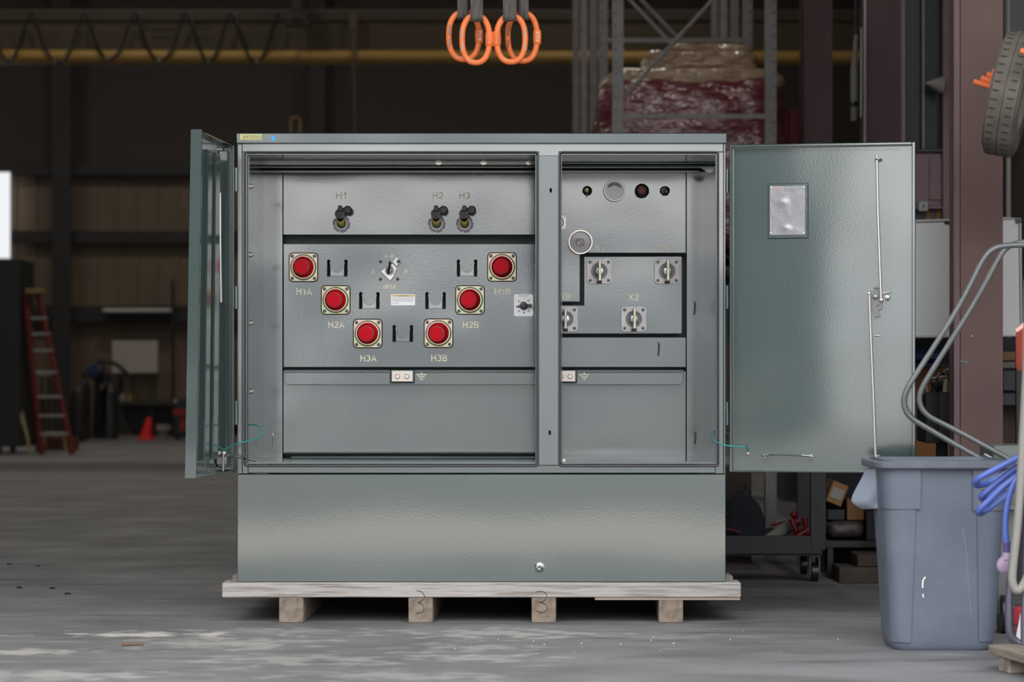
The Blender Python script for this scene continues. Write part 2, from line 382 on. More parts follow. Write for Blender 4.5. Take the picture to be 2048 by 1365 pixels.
bm = BM(); box(bm, XR, XR+.2, DOORY, BACKY, 0, 8.4); struct('wall_right', bm, WALLD)
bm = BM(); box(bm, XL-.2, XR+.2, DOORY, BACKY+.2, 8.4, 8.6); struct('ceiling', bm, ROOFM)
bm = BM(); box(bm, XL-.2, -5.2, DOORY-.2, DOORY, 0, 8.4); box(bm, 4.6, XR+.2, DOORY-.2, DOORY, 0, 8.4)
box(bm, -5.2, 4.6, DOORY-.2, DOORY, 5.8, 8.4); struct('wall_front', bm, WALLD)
# horizontal girts and posts of the back wall
bm = BM()
for y0, y1 in ((332,350),(462,486),(612,645)):
    box(bm, XL, XR, BACKY-.25, BACKY-.03, PZ(y1, BACKY-.25), PZ(y0, BACKY-.25))
struct('trim_3', bm, GIRT)
for k, (x0, x1) in enumerate(((104,141),(620,650),(-240,-200))):
    bm = BM(); Y = BACKY-.45
    box(bm, PX(x0, Y), PX(x1, Y), Y, Y+.03, 0, 8.4); box(bm, PX((x0+x1)/2, Y)-.02, PX((x0+x1)/2, Y)+.02, Y+.03, Y+.2, 0, 8.4)
    struct('trim_%d' % (4+k), bm, GIRT)
bm = BM(); Y = BACKY-.27
box(bm, PX(-70, Y), PX(20, Y), Y-.02, Y+.015, PZ(517, Y), PZ(345, Y))
WIN = mat('daylit_window', (.93,.95,1.), rough=.3, emit=.72); struct('window_1', bm, WIN)
# dark block added across the yard to darken the right door's reflection
bm = BM(); box(bm, -24, -5.75, -34, -30, 0, 11); struct('reflection_blocker', bm, BLOCKERM)
bm = BM(); box(bm, -5.2, 12, -52, -46, 0, 3.7); struct('reflection_blocker_far', bm, mat('grey_blocker', (.34,.355,.39), rough=.8))  # low grey block added to darken what the front panels reflect

# ================================================================ TRANSFORMER CABINET
CB = .55                              # depth of the back plates
TR = thing('transformer_cabinet', 'large dark green metal transformer cabinet with both doors open, standing on timbers', 'transformer', (PX(963, 0), 0, .165))
def part(name, bm, m=GREEN, parent=None, **k): return obj(name, bm, m, parent or TR, **k)
bm = BM()                              # lid : folded cap with a shallow pitch
x0, x1 = PX(472,-.02), PX(1454,-.02); z0, z1 = PZ(287,-.02), PZ(266,-.02)
v = box(bm, x0, x1, -.02, 1.25, z0, z1, .003)
for q in v:
    if q.co.y > .5 and q.co.z > (z0+z1)/2: q.co.z -= .02
    if q.co.y < .0 and q.co.z < (z0+z1)/2: q.co.y += .0016
lid = part('lid', bm)
bm = BM(); pbox(bm, 480,524,268,280,-.0205,-.018); stk = obj('sticker', bm, YST, lid, label='pale yellow sticker with faded lettering')
ptext('BMT59213', 504, 274.5, 36, 7.5, -.0205, lid, STXT)
bm = BM(); lathe(bm, [(0,.0008),(.0085,.0008),(.0085,0)], 14); obj('paint_dot', bm, BLUE, lid, loc=P(546.5,277,-.0205), label='small blue paint dot')
zt = PZ(288,0)
bm = BM()                              # body shell
zb = .1497
box(bm, PX(475,0), PX(475,0)+.004, .004, .62, zb, zt); part('side_panel', bm)
bm = BM(); box(bm, PX(1451,0)-.004, PX(1451,0), .004, .62, zb, zt); part('side_panel', bm)
bm = BM(); box(bm, PX(500,0), PX(1430,0), .66, 1.2, zb, zt-.02, .01); part('tank', bm)
bm = BM()                              # front frame : header, stiles, bottom rail
pbox(bm, 484,1447,287,304,0,.03,.002); pbox(bm, 1078,1117,303,311.2,.0,.03); pbox(bm, 476,484,288,948,.002,.03,.001)
pbox(bm, 484.6,496,304.4,948,0,.03,.0015); pbox(bm, 1431,1447,304.4,948,0,.03,.0015); pbox(bm, 1447.4,1451,288,948,.002,.03,.001)
pbox(bm, 496.2,1431,931,947,0,.03,.002)
part('front_frame', bm)
bm = BM()
plate(bm, polyp([(1072,312),(1121,312),(1121,930.5),(1072,930.5)],0), [[(PX(1101.5,0)+x*.0046, PZ(381,0)+z) for x,z in [(math.cos(t),.0045*math.sin(t)+(.0042 if math.sin(t)>0 else -.0042)) for t in [k*math.pi/8 for k in range(16)]]],
   [(PX(1099.5,0)+x*.0046, PZ(866,0)+z) for x,z in [(math.cos(t),.0045*math.sin(t)+(.0042 if math.sin(t)>0 else -.0042)) for t in [k*math.pi/8 for k in range(16)]]]], 0, .003)
box(bm, PX(1072,0), PX(1072,0)+.003, .003, .05, PZ(930,0), PZ(312,0)); box(bm, PX(1121,0)-.003, PX(1121,0), .003, .05, PZ(930,0), PZ(312,0))
post = part('center_post', bm, SATIN)
bm = BM(); pbox(bm, 1086,1112,374,874,.05,.06); obj('slot_backing', bm, BLK, post)
bm = BM(); v = pbox(bm, 474.5,1451.5,949,1164.7,-.012,.02,.002); part('skirt_panel', bm, SKIRT)
bm = BM(); lathe(bm, [(0,.002),(.008,.004),(.014,.001),(.02,0)], 18); part('plug', bm, GREEN, loc=P(1079,1136,-.012))
# compartment shell
xl, xr = PX(497,0), PX(1432,0); zc = PZ(310,0); zf = PZ(925,0)
bm = BM(); box(bm, xl-.004, xl, .03, .66, zf, zc); part('left_inner_wall', bm)
bm = BM(); box(bm, xr, xr+.004, .03, .66, zf, zc); part('right_inner_wall', bm)
bm = BM(); box(bm, xl-.004, xr+.004, .03, .66, zc, zc+.004); part('compartment_ceiling', bm)
bm = BM(); box(bm, xl-.004, xr+.004, .03, .66, zf-.004, zf); part('compartment_floor', bm)
bm = BM(); box(bm, xl, xr, .655, .66, zf, zc); part('recess_backing', bm, DHOLE)
bm = BM(); box(bm, PX(1094,.3), PX(1094,.3)+.004, .05, CB-.02, zf, zc); part('barrier', bm)
# header rails with lifting bolts
bm = BM(); pbox(bm, 497.5,1071,311,331,.34,.352,.002); pbox(bm, 497.5,1071,331,334,.325,.37,.003); hl = part('header_rail', bm)
for x in (877,967,1058):
    bm = BM(); lathe(bm, [(.0,.014),(.0065,.014),(.0065,.010),(.0155,.008),(.0165,0)], 26)
    obj('rail_bolt', bm, BRITE, hl, loc=P(x,322.5,.34))
bm = BM(); pbox(bm, 1116,1420,321,326,.30,.34,.003); pbox(bm, 1116,1416,330,334,.40,.46,.003); part('header_rail', bm)
bm = BM(); plate(bm, polyp([(1400,334),(1431,334),(1431,352),(1412,343)],.3), (), .3, .005); part('gusset', bm)
for x,y in ((500.5,373),(500.5,510),(500.5,646),(500.5,783)):
    bm = BM(); cyl(bm, (xl, .06, PZ(y,.06)), (xl+.006, .06, PZ(y,.06)), .010, n=6); cyl(bm, (xl+.006,.06,PZ(y,.06)), (xl+.014,.06,PZ(y,.06)), .005)
    part('side_bolt', bm, STEEL)
bm = BM(); cyl(bm, P(1128,921,.05)+Vector((0,0,0)), P(1128,921,.05)+Vector((0,-.008,.0)), .006, n=6); part('side_bolt', bm, BRITE)
# back plates (front faces at CB), dark gaps between them are real openings
def bplate(name, pts, Y=CB, holes=(), th=.012, bev=.0015):
    bm = BM(); plate(bm, polyp(pts, Y), holes, Y, th, bev); return part(name, bm)
def hole(px, py, r, Y=CB, n=28, jag=0):
    c = P(px, py, Y); return [(c.x+(r+random.uniform(-jag,jag))*S(Y)*math.cos(k*2*math.pi/n), c.z+(r+random.uniform(-jag,jag))*S(Y)*math.sin(k*2*math.pi/n)) for k in range(n)]
A = bplate('upper_panel', [(566.5,343),(1092,343),(1092,470),(566.5,470)])
holesB = []
STANDS = [(674.5,537),(738.5,602),(805.5,668),(871,602),(934,537)]
for cx, cy in STANDS:
    for s in (-1, 1):
        xa = cx+s*17.2
        holesB.append([(PX(xa+dx, CB), PZ(cy+dy, CB)) for dx, dy in ((-2.6,-15),(-1,-17),(1.5,-17),(2.8,-15),(2.6,-4),(3,6),(2.6,16),(-2.6,16),(-2.8,6),(-2.4,-5))])
B = bplate('bushing_panel', [(567,488),(1092,488),(1092,735),(567,735)], CB, holesB)
bplate('lower_panel', [(566.5,743),(1092,743),(1092,908),(566.5,908)])
bplate('tank_flange', [(524,343),(565.3,343),(565.3,922),(524,922)])
bplate('tank_flange', [(1373,343),(1412,343),(1412,922),(1373,922)])
R2 = bplate('upper_panel', [(1096,343),(1371.8,343),(1371.8,506.5),(1160,506.5),(1160,604),(1096,604)], CB, [hole(1174.5,382,9.2,jag=.3), hole(1283.5,382.5,14,jag=.5), hole(1329.5,382,9.3,jag=.7)])
cc = []
def arcpts(cx, cy, r, a0, a1, n=5): return [(cx+r*math.cos(math.radians(a0+(a1-a0)*k/n)), cy-r*math.sin(math.radians(a0+(a1-a0)*k/n))) for k in range(n+1)]
LV = bplate('low_voltage_panel', [(1096,611),(1168,611),(1168,513.5)]+arcpts(1361,516,3,90,0)+arcpts(1361,665,3,0,-90)+[(1096,668)], CB-.004)
bplate('right_lower_strip', [(1096,675),(1371.8,675),(1371.8,735),(1096,735)])
bplate('lower_panel', [(1096,743),(1371.8,743),(1371.8,922),(1096,922)])
# rounded top roll of the tank
bm = BM(); cyl(bm, (xl+.002, CB+.006, PZ(343,CB)), (PX(1398,CB), CB+.006, PZ(343,CB)), .009, n=16); part('top_roll', bm)
# ground sill bars
def sill(xa, xb, rl, rr, name='sill_bar'):
    Y = .50; pts = [(xb,744),(xa,744)]
    pts += (arcpts(xa+9, 761, 9, 180, 270) if rl else [(xa,770)]); pts += (arcpts(xb-9, 761, 9, 270, 360) if rr else [(xb,770)])
    bm = BM(); plate(bm, polyp(pts, Y), (), Y, .008, .0015)
    box(bm, PX(xa,Y), PX(xb,Y), Y+.003, CB+.01, PZ(744,Y), PZ(744,Y)+.006); tube(bm, [P(xa,744,Y+.004), P(xb,744,Y+.004)], .0062, 10)
    return part(name, bm)
SL = sill(568.5,1074,True,False); SR = sill(1097,1367,False,True)
for px0, px1, par, bolts in ((783,826,SL,(795,814)),(1108,1151,SR,(1122,1140))):
    bm = BM(); pbox(bm, px0-3.5, px1+3.5, 740, 767.5, .497,.505,.002); obj('pad_weld', bm, DHOLE, par)
    bm = BM(); pbox(bm, px0,px1,741.5,764,.478,.497,.0015); pd = obj('ground_pad', bm, COPPER, par, label='bare metal grounding pad with two bolts')
    for bx in bolts:
        bm = BM(); lathe(bm, [(0,.006),(.007,.006),(.0095,.003),(.0095,0)], 20); obj('bolt', bm, BRITE, pd, loc=P(bx,753.5,.478))
for gx, gy, par in ((843,753,SL),(1168.5,753,SR)):
    bm = BM(); Y = .4995
    pbox(bm, gx-.8,gx+.8,gy-9,gy-3,Y-.0008,Y)
    for k,(w,y) in enumerate(((9.5,-3),(6.3,1.5),(2.8,6))): pbox(bm, gx-w,gx+w,gy+y-1,gy+y+1,Y-.0008,Y)
    obj('ground_symbol', bm, STEN, par, label='stencilled earth symbol')
bm = BM(); pbox(bm, 580,1071,914,919,.33,.40,.004); pbox(bm, 568,1071,905,908.5,.50,.54,.003); part('bottom_sill', bm)
# gaskets
def gasket(xa, xb, ya, yb):
    r = 4; pts = [(PX(x,0), -.004, PZ(y,0)) for x, y in arcpts(xa+r,ya+r,r,180,90,3)+arcpts(xb-r,ya+r,r,90,0,3)+arcpts(xb-r,yb-r,r,0,-90,3)+arcpts(xa+r,yb-r,r,-90,-180,3)]
    bm = BM(); tube(bm, pts, .0042, 8, closed=True); g = part('gasket', bm, GASK)
    bm = BM()
    for a in ((xa+3.2,xb-3.2,ya+3,ya+5.2),(xa+3.2,xb-3.2,yb-6,yb-3)): pbox(bm, *a, -.010,.03,.001)
    for a in ((xa+3.2,xa+5,ya+3,yb-3),(xb-5,xb-3.2,ya+3,yb-3)): pbox(bm, *a, -.010,.03,.001)
    part('opening_lip', bm)
gasket(489.5,1075.5,304.5,932.5); gasket(1119,1436,304.5,932.5)
# -------- high voltage bushings with red caps
def bushing(px, py, ox, oy, zm):
    Y = CB; c = P(px, py, Y); w = 57*S(Y); g = S(Y)
    bm = BM(); plate(bm, rrect(w+.004, w+.004, 8*g, 5), (), 0, .004); root = part('high_voltage_bushing', bm, ZDK, loc=c)
    bm = BM(); plate(bm, rrect(w-.002, w-.002, 7*g, 5), [circ(24*g)], -.006, .006, .001); fl = obj('flange', bm, zm, root, loc=c)
    bm = BM(); lathe(bm, [(26*g,.007),(25.6*g,.010),(23.5*g,.010),(23*g,.004),(20*g,.004),(20*g,.0)], 44); obj('groove_ring', bm, ZDK, root, loc=c)
    bm = BM(); lathe(bm, [(24.4*g,.006),(24.2*g,.0165),(23.4*g,.0185),(21.2*g,.0185),(20.6*g,.006)], 44); obj('collar', bm, zm, root, loc=c)
    bm = BM(); lathe(bm, [(20.4*g,.010),(20*g,.016),(17.5*g,.022),(15.8*g,.030),(15.2*g,.036)], 44)
    cap = obj('cap_body', bm, RED, root, loc=c)
    tilt = Matrix.Translation(c) @ Matrix.Rotation(math.radians(ox), 4, 'Z') @ Matrix.Rotation(math.radians(oy), 4, 'X')
    bm = BM(); lathe(bm, [(15.6*g,.026),(15.4*g,.082),(14.6*g,.083),(14.4*g,.077),(13.9*g,.077),(13.8*g,.083),(13*g,.0855),(0,.0865)], 44)
    obj('cap_face', bm, RED, cap, M=tilt)
    bm = BM(); lathe(bm, [(14.7*g,.0832),(14.2*g,.0838),(13.7*g,.0832)], 44); obj('cap_rim', bm, mat('dusty_red_rim', (.20,.10,.09), rough=.6), cap, M=tilt)
    for sx in (-1,1):
        for sz in (-1,1):
            cb = c+Vector((sx*22.3*g, 0, sz*22.3*g))
            bm = BM(); lathe(bm, [(3.6*g,.006),(3.4*g,.009),(1.9*g,.009),(1.9*g,.013),(0,.0135)], 16); obj('bolt', bm, DSTEEL, root, loc=cb)
    return root
for k, (x, y, ox, oy, t) in enumerate(((607,535,-2.2,1,'H1A'),(671.5,600.5,-1.5,1,'H2A'),(735.5,667.5,-2,2,'H3A'),(1004,534.5,-1.5,1.,'H1B'),(940,600.5,-2.6,1.5,'H2B'),(877,667,-3.4,3,'H3B'))):
    r = bushing(x, y, ox, oy, (ZINC2, ZINC)[k % 2 if k < 3 else (k+1) % 2])
    ptext(t, x+1.2, y+(49.5 if t[1] != '1' else 48.5), 31.5, 12.5, CB, B)
for t, x in (('H1',682.5),('H2',876),('H3',929.5)): ptext(t, x, 391.5, 21, 12.5, CB, A)
# -------- parking stands
for cx, cy in STANDS:
    Y = CB-.006
    pts = [(-13.6,15.4),(13.6,15.4),(13.6,-6),(15.6,-12),(12.4,-13.5),(11,-6)]
    pts += [(11*math.cos(t), 9.5*math.sin(t)-1) for t in [k*math.pi/12 for k in range(0,13)]]
    pts += [(-11,-6),(-12.4,-13.5),(-15.6,-12),(-13.6,-6)]
    bm = BM(); plate(bm, [(PX(cx+x,Y), PZ(cy+y,Y)) for x, y in pts], (), Y, .004, .0008)
    sh = Matrix.Identity(4); sh[1][2] = -.015; z0 = PZ(cy+15,Y)
    bmesh.ops.transform(bm, matrix=Matrix.Translation((0,0,z0)) @ sh.inverted() @ Matrix.Translation((0,0,-z0)), verts=bm.verts)
    part('parking_stand', bm)
# -------- selector switch
c = P(779.5,541.5,CB); g = S(CB)
bm = BM(); plate(bm, [(x*g, -y*g) for x, y in ((-17,2),(-8,-6),(0,-11),(6,-13),(14,-4),(8,12),(2,20),(0,19))], [], -.012, .004, .0006)
sw = part('selector_switch', bm, BRITE, loc=c, label='bright metal selector switch with black handle')
bm = BM(); plate(bm, [(x*g, -y*g) for x, y in ((6,-17),(13.5,-25.5),(22.5,-17.5),(15,-8.5))], [circ(1.6*g, 16*g, 18*g, 14)], -.020, .004, .0006); obj('pointer_plate', bm, WHITE, sw, loc=c)
bm = BM(); lathe(bm, [(9.6*g,.012),(9.4*g,.018),(8.4*g,.018),(8*g,.014),(6.6*g,.014),(6.4*g,.024),(4.6*g,.026),(4*g,.020),(0,.022)], 32); obj('hub', bm, STEEL, sw, loc=c)
bm = BM(); tube(bm, [c+Vector((-2.5*g,-.02,-6*g)), c+Vector((-1.*g,-.035,0)), c+Vector((1*g,-.05,8*g)), c+Vector((1.5*g,-.055,17*g))], .0042, 10, smooth=1); obj('handle', bm, BLK, sw)
for x, y in ((761.2,523.8),(761,559),(795.3,558.8),(792.6,522.8)):
    bm = BM(); lathe(bm, [(3.2*g,0),(3.2*g,.002),(1.9*g,.002),(1.9*g,.005),(0,.006)], 16); obj('stop_bolt', bm, BLK, sw, loc=P(x,y,CB) if x != 792.6 else P(797.2,523.2,CB-.026))
ptext('A-B', 778.5,512.5,20,7.5,CB,B); ptext('A', 746.5,544,7.5,8.5,CB,B); ptext('B', 811,544,6.5,8.5,CB,B); ptext('OPEN', 779.5,574,24.5,7.5,CB,B)
# -------- caution sticker
bm = BM(); pbox(bm, 782,830,589,611,CB-.001,CB); st = part('caution_sticker', bm, WHITE, label='white sticker with yellow caution band')
bm = BM(); pbox(bm, 783.5,828.5,590.3,593.5,CB-.0018,CB-.001); obj('sticker_band', bm, mat('sticker_yellow', (.62,.48,.16), rough=.6), st)
ptext('\u25B2 CAUTION', 806,592,18,2.2,CB-.0018,st,mat('band_ink',(.2,.15,.05),rough=.7))
bm = BM()
for k in range(5):
    x = 784.5
    while x < 826-(k==4)*4:
        w = random.uniform(2,5); pbox(bm, x,min(x+w,827),595.3+k*1.9,596+k*1.9,CB-.0016,CB-.001); x += w+.8
for x, w in ((785.5,1.8),(790,1.2),(793.5,3)): pbox(bm, x,x+w,605.6,608,CB-.0016,CB-.001)
obj('sticker_text', bm, GREYTXT, st)
# -------- tap changer plate
c = P(1047,611,CB)
bm = BM(); plate(bm, rrect(38*g,44.5*g,4*g,4), [], -.003, .003, .0004); tp = part('tap_changer', bm, WHITE, loc=c, label='white tap changer plate with dark pointer knob')
bm = BM(); lathe(bm, [(8.2*g,.003),(8*g,.012),(6*g,.014),(5.6*g,.02),(3.2*g,.022),(2.8*g,.016),(0,.016)], 28); plate(bm, [(x*g,-y*g) for x, y in ((-15,1),(-6,-2),(9,-3.6),(13,-3.5),(13,3.5),(9,4),(-6,4),(-15,2.5))], [], -.008, .005, .001)
obj('pointer_knob', bm, DSTEEL, tp, loc=c+Vector((0,0,-1*g)))
bm = BM(); lathe(bm, [(3.6*g,0),(3.6*g,.006),(2.2*g,.006),(2.2*g,.002),(0,.002)], 18); obj('lock_ring', bm, ZDK, tp, loc=c+Vector((13.5*g,-.012,-1.2*g)))
for x, y in ((-9,-8),(9.5,-9),(-9,11.5),(10.5,11),(1,15)):
    bm = BM(); lathe(bm, [(1.5*g,.0),(1.5*g,.0006),(0,.0006)], 10, Matrix.Translation((x*g,-.003,-y*g))); obj('index_hole', bm, DSTEEL, tp, loc=c)
bm = BM()
for y, w in ((-20,11),(-18,8),(-14.5,1.5)): box(bm, -w*g,w*g,-.0036,-.003,-y*g-.0006,-y*g+.0006)
obj('plate_text', bm, GREYTXT, tp, loc=c)
for t, x, y in (('C',-12,-10.5),('D',12.5,-11.5),('A',-11.5,14),('E',13,13.5)): text(t, .008, Matrix.Translation(c+Vector((x*g,-.0036,-y*g))), GREYTXT, tp)
# -------- fuse holders with hot stick eyes
def fuse(px, py):
    c = P(px, py, CB)
    bm = BM(); N = 72; o = []
    for k in range(N):
        a = k*2*math.pi/N; r = (17.2 if (k % 12) > 1 else 14.6)*g; o.append((r*math.cos(a+.25), r*math.sin(a+.25)))
    plate(bm, o, [circ(12.5*g)], -.010, .008, .0006); root = part('fuse_holder', bm, mat('grey_plastic_ring', (.20,.19,.22), rough=.5), loc=c, label='dark fuse holder with grey notched ring and yellow label')
    bm = BM(); lathe(bm, [(13*g,.004),(12.6*g,.014),(11.4*g,.014),(11*g,.006),(0,.006)], 32); obj('housing', bm, STEEL, root, loc=c)
    bm = BM(); lathe(bm, [(9.6*g,.006),(9.4*g,.010),(0,.010)], 24); box(bm, -.4*g,.4*g,-.012,-.010,-9*g,9*g); box(bm, -9*g,9*g,-.012,-.010,-4.2*g,-3.6*g); obj('fuse_body', bm, BLK, root, loc=c)
    tip = c+Vector((-.8*g,-.075,14*g))
    bm = BM(); cyl(bm, c+Vector((0,-.008,-1*g)), tip+Vector((0,.02,-4*g)), 6.6*g, 6.3*g, 26); obj('barrel', bm, BLK, root)
    bm = BM(); cyl(bm, c+Vector((0,-.020,-.4*g+1.0*g)), c+Vector((-.2*g,-.048,5.5*g)), 6.95*g, 6.8*g, 26); obj('fuse_label', bm, YEL, root, label='yellow wrap label')
    bm = BM(); lathe(bm, [(9.6*g,-.006),(10*g,0),(9.4*g,.006),(8.4*g,.006),(7.8*g,0),(7.8*g,-.004)], 30); obj('eye_ring', bm, DSTEEL, root, loc=tip+Vector((0,0,3.5*g)))
    bm = BM(); lathe(bm, [(8*g,-.010),(8*g,-.003),(0,-.003)], 24); plate(bm, [(x*g,y*g) for x, y in ((-4.5,5),(5,5),(6,13),(3,16.5),(-2.5,16.5),(-4,11))], [], -.008, .012, .002)
    obj('eye_cap', bm, BLK, root, loc=tip+Vector((0,0,3.5*g)))
    bm = BM(); cyl(bm, tip+Vector((-.3*g,-.012,-2.5*g)), tip+Vector((.2*g,-.006,6.5*g)), 1.7*g, 1.2*g, 12); obj('brass_pin', bm, GOLD, root)
    bm = BM(); lathe(bm, [(8.3*g,0),(8.5*g,.008),(7*g,.012),(6.6*g,.009),(3.2*g,.009),(3*g,.012),(0,.012)], 30); box(bm, -14*g,-4*g,-.008,0,0,4*g,.001)
    obj('dust_cap', bm, BLK, root, loc=c+Vector((14.5*g,-.055,25.5*g)))
for x in (683,873.5,929.5): fuse(x, 448)
# -------- gauges and valves of the right compartment
def P3(px,py,dy=0): return P(px,py,CB)+Vector((0,-dy,0))
c = P(1173.5,380.5,CB)
bm = BM(); lathe(bm, [(4.6*g,0),(4.6*g,.008),(3.4*g,.012),(0,.013)], 20); rv = part('relief_valve', bm, mat('cream_knob', (.72,.58,.30), rough=.4), loc=c+Vector((0,.01,.5*g)))
bm = BM(); cyl(bm, c+Vector((0,.0,-3*g)), c+Vector((0,-.03,-13*g)), .0022, n=8); cyl(bm, c+Vector((0,.05,0)), c+Vector((0,.012,0)), .006, n=10); obj('pull_stem', bm, COPPER, rv)
c = P(1228.5,382,CB)
bm = BM(); lathe(bm, [(22*g,0),(22*g,.014),(21*g,.022),(20*g,.022),(19.6*g,.018),(19.4*g,.018)], 48); gg = part('dial_gauge', bm, BRITE, loc=c, label='round white dial gauge in a silver rim')
bm = BM(); lathe(bm, [(19.8*g,.016),(0,.016)], 40); obj('gauge_face', bm, mat('gauge_white', (.95,.95,.95), rough=.5), gg, loc=c)
bm = BM(); ar = [math.radians(a) for a in range(28,153,5)]
plate(bm, [(16.5*g*math.cos(a), 16.5*g*math.sin(a)) for a in ar]+[(9.8*g*math.cos(a)*1.3, 9.8*g*math.sin(a)) for a in ar[::-1]], [], -.0172, .0008); obj('gauge_scale', bm, mat('gauge_grey', (.27,.25,.26), rough=.5), gg, loc=c)
bm = BM(); plate(bm, [(-.5*g,-6*g),(.5*g,-6*g),(.3*g,14*g),(-.3*g,14*g)], [], -.0185, .0008); obj('needle', bm, WHITE, gg, loc=c)
c = P(1283.5,380.5,CB)
bm = BM(); lathe(bm, [(9*g,-.02),(9.2*g,.004),(8.6*g,.007),(7.6*g,.007),(7.2*g,.005),(0,.005)], 36); mp = part('pressure_plug', bm, MAROON, loc=c, label='dull red round plug with raised diamond')
bm = BM(); plate(bm, [(5.5*g,0),(0,5.5*g),(-5.5*g,0),(0,-5.5*g)], [[(3.6*g,0),(0,3.6*g),(-3.6*g,0),(0,-3.6*g)]], -.008, .003); plate(bm, circ(2*g), [], -.008,.003); obj('diamond_mark', bm, mat('maroon_raised', (.26,.06,.06), rough=.4), mp, loc=c)
c = P(1330.5,383,CB)
bm = BM(); lathe(bm, [(4.8*g,-.02),(4.8*g,.022),(3.6*g,.024),(3.4*g,.012),(0,.012)], 24); plate(bm, circ(6.6*g,-3*g,2*g), [], .004, .01); part('drain_fitting', bm, DSTEEL, loc=c+Vector((1.5*g,0,-.5*g)))
c = P(1112,445,CB)
bm = BM(); plate(bm, rrect(40*g,27*g,4*g,4), [circ(1.3*g,16.3*g,-9.6*g,10), circ(1.3*g,16.3*g,10*g,10)], -.004, .004, .0006); vf = part('valve_flange', bm, BRITE, loc=c)
bm = BM(); lathe(bm, [(13*g,.004),(12.6*g,.010),(11*g,.010),(10.6*g,.005)], 30); obj('flange_groove', bm, DSTEEL, vf, loc=c+Vector((3*g,0,0)))
bm = BM(); lathe(bm, [(9.6*g,.004),(9*g,.016),(6*g,.02),(0,.02)], 30); obj('flange_hub', bm, BRITE, vf, loc=c+Vector((3*g,0,0)))
c = P(1160.5,485.5,CB)
bm = BM(); lathe(bm, [(24.5*g,0),(24.6*g,.030),(23.8*g,.038),(22*g,.038),(21.2*g,.032),(20.6*g,.026)], 56); lg = part('level_gauge', bm, mat('pale_gold_rim', (.82,.74,.62), rough=.22, metal=.85), loc=c, label='round level gauge with pale gold rim and grey dial')
bm = BM(); lathe(bm, [(21*g,.024),(8.6*g,.026),(8.2*g,.031),(6.8*g,.033),(3*g,.031),(2.6*g,.035),(0,.036)], 44); obj('gauge_face', bm, mat('grey_dial', (.30,.30,.33), rough=.25, coat=.6), lg, loc=c)
bm = BM()
for a in range(-10,191,8):
    t = math.radians(a); box(bm, -.0006,.0006,-.0266,-.0245,16.8*g,19.5*g, M=Matrix.Rotation(t-math.pi/2,4,'Y'))
obj('gauge_tick', bm, mat('dial_white', (.6,.6,.62), rough=.5), lg, loc=c)
text('0', .011, Matrix.Translation(c+Vector((-14.5*g,-.0265,0))), MATS['dial_white'], lg); text('120', .010, Matrix.Translation(c+Vector((13*g,-.0265,0))), MATS['dial_white'], lg)
bm = BM(); plate(bm, [(-7.5*g,6.5*g),(-6*g,8*g),(8*g,-6*g),(6.5*g,-7.5*g)], [], -.035, .002); obj('needle', bm, mat('dial_red', (.45,.12,.12), rough=.5), lg, loc=c)
# -------- low voltage bushings
def lvb(px, py):
    Y = CB-.004; c = P(px, py, Y); q = 25.3*g; nt = 5*g
    bm = BM(); o = rrect(2*q,2*q,7.5*g,5); 
    i = min(range(len(o)), key=lambda k: (o[k][1], abs(o[k][0]+q-7.5*g)))
    o2 = []
    for k, pt in enumerate(o):
        o2.append(pt)
        if pt[1] < -q+1e-6 and pt[0] < 0 and (o[(k+1) % len(o)][0] > 0): o2 += [(-nt,-q),(-nt,-q+6*g),(nt,-q+6*g),(nt,-q)]
    plate(bm, o2, [circ(16*g)], -.010, .010, .001); root = part('low_voltage_bushing', bm, CAST, loc=c)
    bm = BM(); lathe(bm, [(16.2*g,.004),(15.6*g,.012),(14.6*g,.012),(14*g,.003),(11.5*g,.003),(10.8*g,.018),(8.8*g,.022),(8*g,.026),(0,.027)], 40); obj('porcelain', bm, mat('grey_porcelain', (.23,.23,.26), rough=.3, coat=.4), root, loc=c)
    bm = BM(); lathe(bm, [(7.2*g,.026),(7*g,.032),(4*g,.034),(0,.034)], 30); obj('stud', bm, BRITE, root, loc=c)
    bm = BM(); box(bm, -3*g,3*g,-.075,-.02,-20.6*g,21.4*g,.002); box(bm, -3.2*g,3.2*g,-.02,-.012,-8*g,8*g); obj('spade', bm, SPADE, root, loc=c, label='upright flat metal spade terminal')
    bm = BM(); box(bm, -4.6*g,4.6*g,-.008,.0,-q,-q+8*g); obj('notch_backing', bm, BLK, root, loc=c)
    for sx in (-1,1):
        for sz in (-1,1):
            bm = BM(); lathe(bm, [(3.3*g,.010),(3.1*g,.013),(1.8*g,.013),(1.6*g,.017),(0,.0175)], 14); obj('bolt', bm, DSTEEL, root, loc=c+Vector((sx*18.4*g,0,sz*18.4*g)))
for x, y in ((1198.5,543),(1334,543),(1267.5,638.5),(1130.5,638.5)): lvb(x, y)
ptext('X1',1198.5,497,18,13,CB,R2); ptext('X3',1335,497,20,13,CB,R2); ptext('X2',1267.5,595,20,13,CB-.004,LV); ptext('X0',1130.5,593.5,19,13,CB,R2)
# slim raised ribs pressed in the flanges
for x0_, x1_, y0_, y1_ in ((544,549,868,893),(1388,1392,863,889),(1315,1319,684,712),(1387,1391,602,630)):
    bm = BM(); xm = (x0_+x1_)/2
    tube(bm, [P(xm-1.5,y0_,CB), P(xm+.8,y0_+4,CB-.001), P(xm+1,(y0_+y1_)/2,CB-.001), P(xm-.5,y1_,CB)], .0038, 8, smooth=1); part('pressed_rib', bm)
